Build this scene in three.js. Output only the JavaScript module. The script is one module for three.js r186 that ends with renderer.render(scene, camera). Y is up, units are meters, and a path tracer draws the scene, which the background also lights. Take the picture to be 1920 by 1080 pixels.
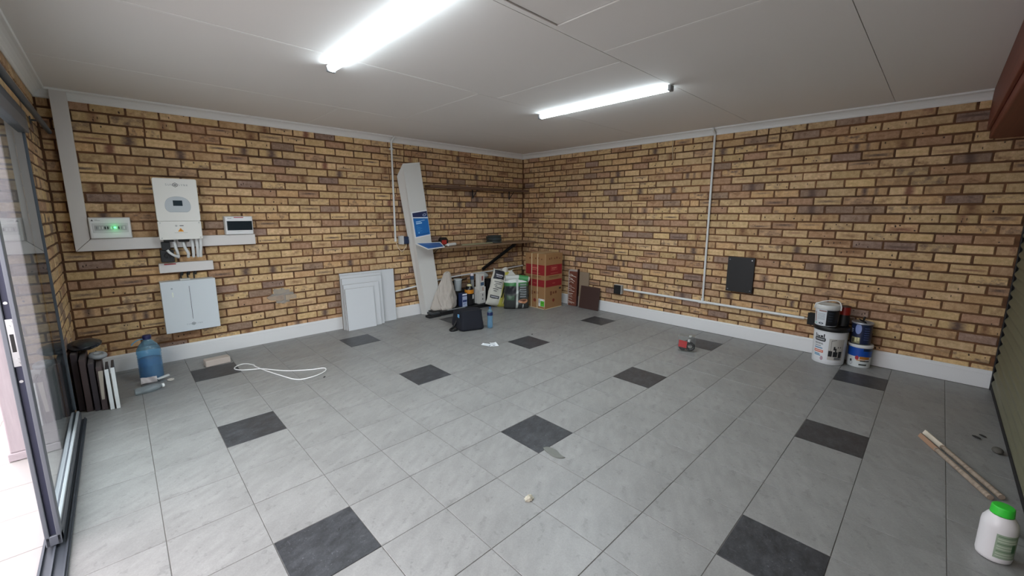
import * as THREE from 'three';
import { RoundedBoxGeometry } from 'three/addons/geometries/RoundedBoxGeometry.js';
import { mergeGeometries, mergeVertices } from 'three/addons/utils/BufferGeometryUtils.js';
import { RectAreaLightUniformsLib } from 'three/addons/lights/RectAreaLightUniformsLib.js';

// ------------------------------------------------------------------ camera, sky, lamps, exposure
// world: metres, origin in the far room corner on the floor; x runs left along the back wall (negative), z towards the camera
const scene = new THREE.Scene();
const camera = new THREE.PerspectiveCamera(70.37, 1920 / 1080, 0.05, 200);
camera.position.set(-5.294, 1.48, 5.161);
camera.up.set(0.1133, 0.986, -0.1227);
camera.lookAt(-5.294 + 0.679, 1.48 - 0.167, 5.161 - 0.7149);
camera.setViewOffset(1920, 1080, 10.47, 11.47, 1920, 1080);
camera.updateProjectionMatrix(); camera.updateMatrixWorld(true);

const renderer = new THREE.WebGLRenderer({ antialias: true });
renderer.toneMapping = THREE.LinearToneMapping;
renderer.toneMappingExposure = 1.2;
renderer.shadowMap.enabled = true;
RectAreaLightUniformsLib.init();

scene.background = new THREE.Color().setRGB(5.0, 4.78, 5.05);   // bright overcast daylight outside the sliding door
const TUBE_POWER = 104, TUBE_COLOR = new THREE.Color().setRGB(0.82, 0.935, 1.0), TUBE_GLOW = 22;

// ------------------------------------------------------------------ helpers
let seed = 7;
const rnd = () => { seed = (seed * 1664525 + 1013904223) >>> 0; return seed / 4294967296; };
const rr = (a, b) => a + (b - a) * rnd();
const taken = {};
const numbered = (n) => { const k = taken[n] = (taken[n] ?? -1) + 1; return k ? `${n}_${String(k).padStart(3, '0')}` : n; };
function hash2(x, y, s) { let h = (x * 374761393 + y * 668265263 + s * 982451653) | 0; h = Math.imul(h ^ (h >>> 13), 1274126177); return ((h ^ (h >>> 16)) >>> 0) / 4294967296; }
function vnoise(x, y, s = 0) {
  const xi = Math.floor(x), yi = Math.floor(y), u = x - xi, v = y - yi, a = u * u * (3 - 2 * u), b = v * v * (3 - 2 * v);
  const p = hash2(xi, yi, s), q = hash2(xi + 1, yi, s), r = hash2(xi, yi + 1, s), t = hash2(xi + 1, yi + 1, s);
  return (p + (q - p) * a) * (1 - b) + (r + (t - r) * a) * b;
}
const fbm = (x, y, s = 0, o = 4) => { let f = 0, a = 0.5, n = 0; for (let i = 0; i < o; i++) { f += a * vnoise(x, y, s + i * 17); n += a; x *= 2.03; y *= 2.03; a *= 0.5; } return f / n; };

function dataTex(w, h, fn, srgb = true, repeat = true) {
  const d = new Uint8Array(w * h * 4);
  for (let y = 0; y < h; y++) for (let x = 0; x < w; x++) {
    const c = fn(x, y), i = (y * w + x) * 4;
    for (let k = 0; k < 3; k++) d[i + k] = Math.max(0, Math.min(255, c[k]));
    d[i + 3] = 255;
  }
  const t = new THREE.DataTexture(d, w, h); t.magFilter = THREE.LinearFilter; t.minFilter = THREE.LinearMipmapLinearFilter; t.generateMipmaps = true;
  if (repeat) t.wrapS = t.wrapT = THREE.RepeatWrapping;
  if (srgb) t.colorSpace = THREE.SRGBColorSpace;
  t.needsUpdate = true; return t;
}
function print(w, h, bg, draw) {
  const c = document.createElement('canvas'); c.width = w; c.height = h; const g = c.getContext('2d');
  g.fillStyle = bg; g.fillRect(0, 0, w, h); draw(g, w, h);
  const t = new THREE.CanvasTexture(c); t.colorSpace = THREE.SRGBColorSpace; return t;
}
const M = (color, roughness = 0.6, more = {}) => new THREE.MeshStandardMaterial({ color, roughness, ...more });
const MP = (o) => new THREE.MeshPhysicalMaterial(o);
const printed = (t, roughness = 0.5) => new THREE.MeshStandardMaterial({ map: t, roughness });

function mesh(name, geo, mat, parent, pos, rot) {
  const m = new THREE.Mesh(geo, mat); m.name = parent === scene ? numbered(name) : name;
  if (parent !== scene) { const n = (parent.userData_n ??= {}); const k = n[name] = (n[name] ?? -1) + 1; if (k) m.name = `${name}_${String(k).padStart(3, '0')}`; }
  if (pos) m.position.set(...pos); if (rot) m.rotation.set(...rot);
  m.castShadow = m.receiveShadow = true; parent.add(m); return m;
}
function thing(name, label, category, pos = [0, 0, 0], turn = 0, group) {
  const o = new THREE.Group(); o.name = numbered(name); o.position.set(...pos); o.rotation.y = turn;
  o.userData = { label, category }; if (group) o.userData.group = group;
  scene.add(o); return o;
}
function tag(m, label, category, group) { m.userData = { label, category }; if (group) m.userData.group = group; return m; }
function struct(name, label) { const o = new THREE.Group(); o.name = name; o.userData = { kind: 'structure' }; if (label) o.userData.label = label; scene.add(o); return o; }
const B = (w, h, d) => new THREE.BoxGeometry(w, h, d);
const RB = (w, h, d, r = 0.005, s = 2) => new RoundedBoxGeometry(w, h, d, s, Math.min(r, w / 2.01, h / 2.01, d / 2.01));
const span = (x0, x1, y0, y1, z0, z1, r = 0) => { const g = r ? RB(x1 - x0, y1 - y0, z1 - z0, r) : B(x1 - x0, y1 - y0, z1 - z0); g.translate((x0 + x1) / 2, (y0 + y1) / 2, (z0 + z1) / 2); return g; };
const cyl = (r0, r1, h, n = 24, open = false) => new THREE.CylinderGeometry(r0, r1, h, n, 1, open);
const lathe = (pts, n = 32) => new THREE.LatheGeometry(pts.map((p) => new THREE.Vector2(p[0], p[1])), n);
const merged = (l) => mergeGeometries(l.map((g) => { const k = g.index ? g.toNonIndexed() : g.clone(); for (const a of Object.keys(k.attributes)) if (!['position', 'normal', 'uv'].includes(a)) k.deleteAttribute(a); return k; }));
const V = (p) => new THREE.Vector3(...p);
const tube = (pts, r, n = 60, k = 8, closed = false) => new THREE.TubeGeometry(new THREE.CatmullRomCurve3(pts.map(V), closed, 'catmullrom', 0.5), n, r, k, closed);
function bar(a, b, r, n = 12, r2 = r) {
  const A = V(a), D = V(b).sub(A), g = new THREE.CylinderGeometry(r2, r, D.length(), n); g.translate(0, D.length() / 2, 0);
  g.applyQuaternion(new THREE.Quaternion().setFromUnitVectors(new THREE.Vector3(0, 1, 0), D.clone().normalize())); g.translate(A.x, A.y, A.z); return g;
}
function flatBar(a, b, w, d) {   // rectangular bar from a to b
  const A = V(a), Bv = V(b), D = Bv.clone().sub(A), g = RB(w, D.length(), d, 0.003, 1);
  g.applyQuaternion(new THREE.Quaternion().setFromUnitVectors(new THREE.Vector3(0, 1, 0), D.clone().normalize())); const c = A.add(Bv).multiplyScalar(0.5); g.translate(c.x, c.y, c.z); return g;
}
const mapPlane = (w, h) => new THREE.PlaneGeometry(w, h);
// rounded slab: a plate with a chamfered upper rim, top facing +z at z = 0, depth behind it; uv over the face taken from cell [u0, v0, u1, v1]
function plate(w, h, depth, ch, cell, wob = 0, round = 0) {
  const x = w / 2, y = h / 2, j = () => (wob ? rr(-wob, wob) : 0);
  const o = [[-x + j(), -y + j()], [x + j(), -y + j()], [x + j(), y + j()], [-x + j(), y + j()]];
  // corner cuts
  const ring = [];
  for (let i = 0; i < 4; i++) {
    const p = o[i], a = o[(i + 3) % 4], b = o[(i + 1) % 4], c = round ? rr(round * 0.3, round) : 0;
    if (!c) { ring.push(p); continue; }
    const la = Math.hypot(a[0] - p[0], a[1] - p[1]), lb = Math.hypot(b[0] - p[0], b[1] - p[1]);
    ring.push([p[0] + (a[0] - p[0]) * c / la, p[1] + (a[1] - p[1]) * c / la], [p[0] + (b[0] - p[0]) * c / lb, p[1] + (b[1] - p[1]) * c / lb]);
  }
  const n = ring.length, pos = [], uv = [];
  const inn = ring.map((p) => [p[0] * (1 - 2 * ch / w), p[1] * (1 - 2 * ch / h)]);
  const U = (p) => [cell[0] + (p[0] / w + 0.5) * (cell[2] - cell[0]), cell[1] + (p[1] / h + 0.5) * (cell[3] - cell[1])];
  const tri = (a, b, c) => { for (const q of [a, b, c]) { pos.push(q[0], q[1], q[2]); uv.push(...U(q)); } };
  for (let i = 1; i < n - 1; i++) tri([...inn[0], 0], [...inn[i], 0], [...inn[i + 1], 0]);
  for (let i = 0; i < n; i++) {
    const k = (i + 1) % n, a = [...ring[i], -ch], b = [...ring[k], -ch], c = [...inn[k], 0], d = [...inn[i], 0], e = [...ring[i], -depth], f = [...ring[k], -depth];
    tri(a, b, c); tri(a, c, d); tri(e, f, b); tri(e, b, a);
  }
  const g = new THREE.BufferGeometry();
  g.setAttribute('position', new THREE.Float32BufferAttribute(pos, 3)); g.setAttribute('uv', new THREE.Float32BufferAttribute(uv, 2));
  g.computeVertexNormals(); return g;
}
// closed prism over a polygon of [x, y] points in the xy-plane, extruded along z
function prism(pts, depth, bevel = 0) {
  const s = new THREE.Shape(pts.map((p) => new THREE.Vector2(...p)));
  return new THREE.ExtrudeGeometry(s, { depth, bevelEnabled: !!bevel, bevelSize: bevel, bevelThickness: bevel, bevelSegments: 2, bevelOffset: -bevel, curveSegments: 12 });
}
// hexahedron from 8 corners: bottom a b c d (counter-clockwise seen from above), top e f g h
function hexa(p) {
  const f = [[3, 2, 1, 0], [4, 5, 6, 7], [0, 1, 5, 4], [1, 2, 6, 5], [2, 3, 7, 6], [3, 0, 4, 7]], pos = [], uv = [], q = [[0, 0], [1, 0], [1, 1], [0, 1]];
  for (const s of f) for (const t of [[0, 1, 2], [0, 2, 3]]) for (const k of t) { pos.push(...p[s[k]]); uv.push(...q[k]); }
  const g = new THREE.BufferGeometry(); g.setAttribute('position', new THREE.Float32BufferAttribute(pos, 3)); g.setAttribute('uv', new THREE.Float32BufferAttribute(uv, 2)); g.computeVertexNormals(); return g;
}
// grid surface from f(u, v) -> [x, y, z]
function surf(f, nu, nv, closedU = false) {
  const pos = [], uv = [], idx = [];
  for (let j = 0; j <= nv; j++) for (let i = 0; i <= nu; i++) { pos.push(...f(i / nu, j / nv)); uv.push(i / nu, j / nv); }
  for (let j = 0; j < nv; j++) for (let i = 0; i < nu; i++) { const a = j * (nu + 1) + i, b = a + 1, c = a + nu + 1, d = c + 1; idx.push(a, b, d, a, d, c); }
  const g = new THREE.BufferGeometry(); g.setAttribute('position', new THREE.Float32BufferAttribute(pos, 3)); g.setAttribute('uv', new THREE.Float32BufferAttribute(uv, 2)); g.setIndex(idx); g.computeVertexNormals(); return g;
}
// filled sack: width w, height h, thickness d, front towards +z, foot at y = 0
function sack(w, h, d, s, crease = 0.012, back = false) {
  return surf((u, v) => {
    const a = 2 * u - 1, b = 2 * v - 1, e = Math.pow(Math.max(0, 1 - Math.pow(Math.abs(a), 3.2)), 0.5) * Math.pow(Math.max(0, 1 - Math.pow(Math.abs(b), 4)), 0.5);
    const n = (fbm(u * 5, v * 6, s) - 0.5) * crease * 2, pinch = 1 - 0.06 * Math.abs(Math.sin(v * 9 + s)) * Math.abs(a);
    return [a * w / 2 * pinch, v * h + n * 0.5, (back ? -1 : 1) * (e * d / 2) + n * e];
  }, 22, 26);
}

// ------------------------------------------------------------------ materials
const mat = {
  white: M('#dcdedd', 0.42), trunk: M('#d9d5d2', 0.5), cornice: M('#e8e8e6', 0.75), ceiling: M('#e6e3e0', 0.85), joint: M('#e9e7e4', 0.85), gap: M('#57544f', 0.9),
  baseboard: M('#dfe0e0', 0.45), cream: M('#e3e2dc', 0.5), black: M('#0c0c0d', 0.5), rubber: M('#151516', 0.75), dark: M('#1d1f22', 0.55), alu: M('#6d7178', 0.42, { metalness: 0.55 }),
  steel: M('#b7b9bb', 0.3, { metalness: 0.9 }), frame: M('#4b5057', 0.45, { metalness: 0.35 }), channel: M('#33364a', 0.4, { metalness: 0.3 }), lamp: M('#eef2f5', 0.4), navy: M('#10141f', 0.85), red: M('#8e1512', 0.45),
  blue: M('#0f62ad', 0.35), green: M('#35c43a', 0.4), brown: M('#3f2a25', 0.55), orange: M('#c9811c', 0.5), melamine: M('#d3d7da', 0.38), chip: M('#b59a76', 0.9),
};
const woodTex = (a, b, s, w = 256, h = 256) => dataTex(w, h, (x, y) => { const n = fbm(x / 90, y / 7, s), f = fbm(x / 25, y / 2.2, s + 5); const t = 0.65 * n + 0.35 * f; return a.map((c, i) => c + (b[i] - c) * t * 1.1); });
mat.shelfWood = new THREE.MeshStandardMaterial({ map: woodTex([96, 72, 52], [168, 140, 112], 3), roughness: 0.7 });
mat.beamWood = new THREE.MeshStandardMaterial({ map: woodTex([92, 38, 28], [132, 62, 44], 9), roughness: 0.5 });
mat.stick = new THREE.MeshStandardMaterial({ map: woodTex([112, 98, 86], [178, 162, 144], 12), roughness: 0.75 });

// brick faces: an atlas of 96, tan to brown with firing smudges and pits
const AC = 8, AR = 12, CW = 192, CH = 64;
const brickCells = [];
for (let i = 0; i < AC * AR; i++) {
  const r = rnd(), hue = r < 0.5 ? [202, 171, 127] : r < 0.77 ? [192, 156, 116] : r < 0.92 ? [176, 139, 109] : [152, 126, 107], lum = rr(0.93, 1.07), warm = rr(-4, 4); const base = [hue[0] * lum, hue[1] * lum, hue[2] * lum + warm];
  const k = rnd(); const sm = { kind: k < 0.28 ? 0 : k < 0.39 ? 1 : k < 0.62 ? 2 : 3, x0: rr(0.08, 0.55), w: rr(0.16, 0.55), y: rr(0.3, 0.7), h: rr(0.12, 0.3), a: rr(0.25, 0.62), tone: rnd() < 0.5 ? [100, 80, 70] : rnd() < 0.5 ? [122, 88, 62] : [134, 92, 72] };
  const pits = []; const np = rnd() < 0.16 ? Math.floor(rr(1, 4)) : 0; for (let p = 0; p < np; p++) pits.push([rr(0.08, 0.92), rr(0.2, 0.8), rr(0.012, 0.035), rr(0.05, 0.1)]);
  brickCells.push({ base, sm, pits, s: i * 31 + 5 });
}
const brickTex = dataTex(AC * CW, AR * CH, (X, Y) => {
  const cx = Math.floor(X / CW), cy = Math.floor(Y / CH), c = brickCells[cy * AC + cx], u = (X % CW) / CW, v = (Y % CH) / CH;
  const n = fbm(u * 9, v * 4, c.s) - 0.5, f = fbm(u * 60, v * 22, c.s + 3, 2) - 0.5, g = fbm(u * 14, v * 1.6, c.s + 9) - 0.5;
  let col = c.base.map((b) => b + n * 40 + f * 30 + g * 22);
  const mix = (t, a) => { a = Math.max(0, Math.min(1, a)); col = col.map((b, i) => b + (t[i] - b) * a); };
  const sm = c.sm, wob = (fbm(u * 7, v * 5, c.s + 20) - 0.5) * 0.3;
  if (sm.kind === 0) { const d = Math.max(Math.abs(u - 0.5) / (0.32 + sm.w * 0.25), Math.abs(v - sm.y) / sm.h) + wob * 1.6; mix(sm.tone, (1.15 - d) * 1.9 * sm.a * (0.55 + 0.6 * fbm(u * 22, v * 9, c.s + 40))); }
  else if (sm.kind === 1) { const d = Math.abs(u - sm.x0 - sm.w / 2) / (sm.w / 2) + wob * 0.5; const e = 0.65 + 0.7 * (fbm(u * 9, v * 5, c.s + 45) - 0.5); mix(sm.tone, (1 - d) * 3.2 * sm.a * e); if (sm.w < 0.3) mix(sm.tone, (1 - Math.abs(u - sm.x0 - sm.w / 2 - 0.36) / 0.09) * 2 * sm.a * e); }
  else if (sm.kind === 2) mix(sm.tone, (fbm(u * 6, v * 3, c.s + 50) - 0.5) * 4 * sm.a);
  for (const p of c.pits) { const d = Math.hypot((u - p[0]) / p[2], (v - p[1]) / (p[3] * 1.6)) + (fbm(u * 40, v * 14, c.s + 60) - 0.5) * 1.1; mix([52, 38, 32], (1.1 - d) * 1.6); }
  mix([110, 76, 50], (Math.max(Math.abs(u - 0.5) * 2 - 0.93, (Math.abs(v - 0.5) * 2 - 0.82) * 0.6)) * 6 * fbm(u * 20, v * 9, c.s + 70));
  return col;
}, true, false);
const brickBump = dataTex(256, 256, (x, y) => { const k = 150 + 90 * (fbm(x / 9, y / 9, 77) - 0.5) + 60 * (fbm(x / 3, y / 3, 78, 2) - 0.5); return [k, k, k]; }, false);
mat.brick = new THREE.MeshStandardMaterial({ map: brickTex, roughness: 0.88 });
const mortarTex = dataTex(256, 256, (x, y) => { const k = 0.8 + 0.5 * (fbm(x / 20, y / 20, 5) - 0.5) + 0.3 * (fbm(x / 3, y / 3, 6, 2) - 0.5); return [124 * k, 85 * k, 56 * k]; });
mat.mortar = new THREE.MeshStandardMaterial({ map: mortarTex, roughness: 0.95 });
const brickGeos = [];
for (let i = 0; i < AC * AR; i++) {
  const cx = i % AC, cy = Math.floor(i / AC), e = 0.004;
  brickGeos.push(plate(0.2195, 0.0705, 0.034, 0.005, [cx / AC + e, cy / AR + e, (cx + 1) / AC - e, (cy + 1) / AR - e], 0.0022, rnd() < 0.2 ? 0.008 : 0.003));
}
// tiles
const TP = 0.35;
const lightTileTex = dataTex(1024, 1024, (x, y) => {
  const u = x / 1024, v = y / 1024, a = fbm(u * 10 + v * 4, v * 30 - u * 16, 21) - 0.5, b = fbm(u * 7, v * 7, 22) - 0.5, f = fbm(u * 220, v * 220, 23, 2) - 0.5;
  const d = fbm(u * 34, v * 34, 24) > 0.73 ? -9 : 0; const k = 138 + a * 18 + b * 14 + f * 12 + d; return [k, k * 1.0, k * 0.985];
});
const darkTileTex = dataTex(512, 512, (x, y) => {
  const u = x / 512, v = y / 512, a = fbm(u * 12 + v * 5, v * 26 - u * 9, 31) - 0.5, b = fbm(u * 9, v * 9, 32) - 0.5, f = fbm(u * 120, v * 120, 33, 2) - 0.5;
  const k = 59 + a * 30 + b * 26 + f * 16 + (fbm(u * 60, v * 60, 36) > 0.76 ? 26 : 0); return [k * 0.97, k, k * 1.05];
});
mat.tile = new THREE.MeshStandardMaterial({ map: lightTileTex, roughness: 0.42 });
mat.darkTile = new THREE.MeshStandardMaterial({ map: darkTileTex, roughness: 0.4 });
mat.outTile = M('#9a9592', 0.55);
mat.grout = M('#6b6864', 0.9); mat.outGrout = M('#8d8781', 0.9);

// ------------------------------------------------------------------ the room
const XL = -5.66, ZF = 5.635, H = 2.47;
// floor with its tiles: every fourth tile of every fourth row is dark slate
const floor = struct('floor');
mesh('grout_bed', span(XL, 0.02, -0.12, -0.0025, -0.02, 5.9), mat.grout, floor);
{
  const lt = [], dt = [];
  for (let i = 0; i < 10; i++) { const u = rr(0, 0.66), v = rr(0, 0.66); lt.push(plate(TP - 0.0032, TP - 0.0032, 0.009, 0.0012, [u, v, u + 0.34, v + 0.34])); }
  for (let i = 0; i < 5; i++) { const u = rr(0, 0.3), v = rr(0, 0.3); dt.push(plate(TP - 0.0032, TP - 0.0032, 0.009, 0.0012, [u, v, u + 0.7, v + 0.7])); }
  for (let j = -2; j < 15; j++) for (let i = -2; i < 14; i++) {
    let x0 = (i - 14.107) * TP, x1 = x0 + TP, z0 = (j + 1.307) * TP, z1 = z0 + TP; const full = z1 - z0;
    z0 = Math.max(z0, 0.0); z1 = Math.min(z1, 5.66);
    const dark = ((i % 4) + 4) % 4 === 0 && ((j % 4) + 4) % 4 === 0, g = dark ? dt[Math.floor(rr(0, 5))] : lt[Math.floor(rr(0, 10))];
    const t = mesh('tile', g, dark ? mat.darkTile : mat.tile, floor, [(x0 + x1) / 2, rr(-0.0006, 0.0004), (z0 + z1) / 2], [-Math.PI / 2, 0, 0]);
    t.scale.y = (z1 - z0 - 0.0032) / (full - 0.0032);
  }
}
// terrace outside the sliding door
const terrace = struct('terrace');
mesh('terrace_slab', span(-14, XL - 0.04, -0.14, -0.005, -6, 9), mat.outGrout, terrace);
{
  const g = plate(TP - 0.005, TP - 0.005, 0.01, 0.0015, [0, 0, 1, 1]);
  for (let j = -3; j < 13; j++) for (let i = -9; i < -2; i++) mesh('tile', g, mat.outTile, terrace, [(i + 0.5 - 14.107) * TP - (i === -3 ? 0.05 : 0.05), -0.003 + rr(-0.0006, 0.0006), (j + 0.5 + 1.307) * TP], [-Math.PI / 2, 0, 0]);
}
// outside: plastered pillar beside the door and a garden wall far behind it
{
  const plaster = new THREE.MeshStandardMaterial({ map: dataTex(256, 256, (x, y) => { const k = 1 + 0.1 * (fbm(x / 40, y / 40, 81) - 0.5) + 0.08 * (fbm(x / 6, y / 6, 82) - 0.5); return [158 * k, 147 * k, 150 * k]; }), roughness: 0.9 });
  const p = struct('pillar_outside'); mesh('shaft', span(-5.905, -5.7, 0.05, 2.75, -0.5, 1.5, 0.008), plaster, p); mesh('foot_render', span(-5.915, -5.698, 0, 0.05, -0.5, 1.508, 0.006), plaster, p);
  const w = struct('wall_garden'); mesh('garden_wall', span(-12.4, -12.2, 0, 2.0, -6, 9), plaster, w);
}
// brick courses on a wall slab: faces run along `along` from a0 to a1, put() turns (along, height, proud) into a position
const COURSE = 0.085, FOOT = 0.2, PITCH = 0.2325;
function bricksFor(wall, list, ry, put) {
  const v = new THREE.Vector3(), sized = list.map((b) => {
    const c = [[-1, -1], [1, -1], [1, 1], [-1, 1]].map(([s, t]) => { v.set(...put(b.a + s * b.len / 2, b.y + t * 0.037, 0)).project(camera); return [v.x, v.y, v.z]; });
    const bad = c.some((q) => q[2] > 1), ar = Math.abs((c[2][0] - c[0][0]) * (c[3][1] - c[1][1]) - (c[3][0] - c[1][0]) * (c[2][1] - c[0][1]));
    return { ...b, size: bad || c.every((q) => Math.abs(q[0]) > 1 || Math.abs(q[1]) > 1) ? 0 : ar };
  }).sort((p, q) => q.size - p.size);
  const rest = [];
  sized.forEach((b, k) => {
    const g = brickGeos[Math.floor(rnd() * brickGeos.length)], p = put(b.a + rr(-0.002, 0.002), b.y + rr(-0.0015, 0.0015), rr(-0.002, 0.0025)), tilt = rr(-0.006, 0.006), flip = rnd() < 0.5 ? Math.PI : 0;
    if (k < 300) { const m = mesh('brick', g, mat.brick, wall, p, [0, ry, 0]); m.rotateZ(tilt + flip); m.scale.x = b.len / 0.2195; }
    else { const q = new THREE.Object3D(); q.position.set(...p); q.rotation.y = ry; q.rotateZ(tilt + flip); q.scale.x = b.len / 0.2195; q.updateMatrix(); rest.push(g.clone().applyMatrix4(q.matrix)); }
  });
  if (rest.length) { const m = mesh('remaining_bricks', merged(rest), mat.brick, wall); m.userData.kind = 'stuff'; }
}
function course(j, phaseEven, phaseOdd, a0, a1, out, y) {
  const ph = (((j % 2) + 2) % 2 === 0 ? phaseEven : phaseOdd) + rr(-0.012, 0.012);
  let k = Math.floor((a0 - ph) / PITCH) - 1;
  for (; ; k++) {
    let s = ph + k * PITCH + 0.0062, e = s + 0.22; if (s > a1) break;
    s = Math.max(s, a0); e = Math.min(e, a1); if (e - s < 0.03) continue;
    if (rnd() < 0.03 && e - s > 0.2) { out.push({ a: s + 0.052, len: 0.104, y }); out.push({ a: e - 0.052, len: 0.104, y }); } else out.push({ a: (s + e) / 2, len: e - s, y });
  }
}
const PR = -0.002;      // brick faces sit at the wall plane, the mortar about 9 mm behind
const wallBack = struct('wall_back');
mesh('mortar', span(-5.9, 0.23, 0, 2.6, -0.23, -0.0075), mat.mortar, wallBack);
{ const l = []; for (let j = -1; j < 26; j++) course(j, -4.07, -4.183, XL + 0.01, -0.004, l, FOOT + COURSE * (j + 0.5)); bricksFor(wallBack, l, 0, (a, y, p) => [a, y, p + PR]); }
const wallRight = struct('wall_right');
mesh('mortar', span(0.0075, 0.24, 0, 2.6, -0.007, 5.9), mat.mortar, wallRight);
{ const l = []; for (let j = -1; j < 26; j++) course(j, 3.283, 3.4, 0.012, 5.62, l, FOOT + COURSE * (j + 0.5)); bricksFor(wallRight, l, -Math.PI / 2, (a, y, p) => [-p - PR, y, a]); }
const wallLeft = struct('wall_left');
const DZ0 = 1.09, DZ1 = 5.02, DH = 2.10;
mesh('mortar', merged([span(-5.69, XL - 0.0075, 0, 2.6, -0.23, DZ0), span(-5.69, XL - 0.0075, DH, 2.6, DZ0, DZ1), span(-5.69, XL - 0.0075, 0, 2.6, DZ1, 5.9)]), mat.mortar, wallLeft);
{
  const l = []; for (let j = -3; j < 26; j++) { const y = FOOT + COURSE * (j + 0.5); course(j, 0.06, 0.176, 0.012, y > DH + 0.04 ? 5.0 : DZ0 - 0.01, l, y); }
  bricksFor(wallLeft, l, Math.PI / 2, (a, y, p) => [XL + p + PR, y, a]);
}
const wallFront = struct('wall_front');
mesh('front_wall', span(-5.9, 0.24, 0, 2.6, 5.74, 5.95), mat.mortar, wallFront);
// ceiling boards
const ceiling = struct('ceiling');
mesh('ceiling_void', span(-5.9, 0.24, H + 0.012, 2.75, -0.23, 5.95), mat.gap, ceiling);
{
  const zs = [0, 1.05, 2.335, 3.575, 4.745, 5.70], cuts = [[-3.6], [-2.93], [-2.73], [-2.955], [-3.4]], gap = 0.002;
  for (let r = 0; r < 5; r++) {
    const xs = [-5.68, ...cuts[r], 0.02];
    for (let k = 0; k + 1 < xs.length; k++) {
      const z0 = zs[r] + gap, z1 = zs[r + 1] - gap, x0 = xs[k] + gap, x1 = xs[k + 1] - gap;
      if (r === 3 && k === 0) { // the board with the trapdoor
        mesh('ceiling_board', merged([span(x0, -4.11, H, H + 0.012, z0, z1), span(-3.452, x1, H, H + 0.012, z0, z1), span(-4.11, -3.452, H, H + 0.012, z0, 3.615), span(-4.11, -3.452, H, H + 0.012, 4.28, z1)]), mat.ceiling, ceiling);
        mesh('trapdoor', span(-4.104, -3.458, H + 0.002, H + 0.014, 3.621, 4.274), mat.ceiling, ceiling);
        mesh('trapdoor_rim', merged([span(-4.12, -3.445, H - 0.006, H, 3.606, 3.618), span(-4.12, -3.445, H - 0.006, H, 4.277, 4.289), span(-4.12, -4.107, H - 0.006, H, 3.618, 4.277), span(-3.457, -3.445, H - 0.006, H, 3.618, 4.277)]), mat.ceiling, ceiling);
      } else mesh('ceiling_board', span(x0, x1, H, H + 0.012, z0, z1), mat.ceiling, ceiling);
      if (k) mesh('cover_strip', span(xs[k] - 0.011, xs[k] + 0.011, H - 0.0015, H, z0 + 0.01, z1 - 0.01), mat.joint, ceiling);
    }
    if (r === 2) mesh('cover_strip', span(-5.6, -2.95, H - 0.0015, H, zs[r] - 0.011, zs[r] + 0.011), mat.joint, ceiling);
    if (r === 1) mesh('cover_strip', span(-5.6, -3.0, H - 0.0015, H, zs[r] - 0.011, zs[r] + 0.011), mat.joint, ceiling);
  }
}
// cornice (stepped cove) and baseboards
const covePts = [[0, 0], [0.006, 0], [0.012, 0.008], [0.014, 0.026], [0.026, 0.042], [0.040, 0.054], [0.056, 0.060], [0.072, 0.062], [0.076, 0.070], [0.076, 0.078], [0, 0.078]];
function trimRun(name, pts, len, m, pos, ry) { const s = struct(name); const g = prism(pts, len); const k = mesh(name.replace(/_\w+$/, '') === 'trim' ? 'cornice' : 'baseboard_board', g, m, s, pos, [0, ry, 0]); return s; }
// profile x = away from the wall, y = up
trimRun('trim_1', covePts.map(([x, y]) => [x, y]), 5.66, mat.cornice, [0, 2.393, 0], -Math.PI / 2);
trimRun('trim_2', covePts.map(([x, y]) => [-x, y]).reverse(), 5.33, mat.cornice, [0, 2.393, 0], 0);
trimRun('trim_3', covePts, 5.6, mat.cornice, [XL, 2.393, 0], 0);
const basePts = [[0, 0], [0.018, 0], [0.018, 0.118], [0.0165, 0.122], [0.018, 0.127], [0.017, 0.146], [0.011, 0.156], [0, 0.156]];
trimRun('baseboard_back', basePts, 5.66, mat.baseboard, [0, 0.0, 0], -Math.PI / 2);
trimRun('baseboard_right', basePts.map(([x, y]) => [-x, y]).reverse(), 5.60, mat.baseboard, [0, 0.0, 0.018], 0);

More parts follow.
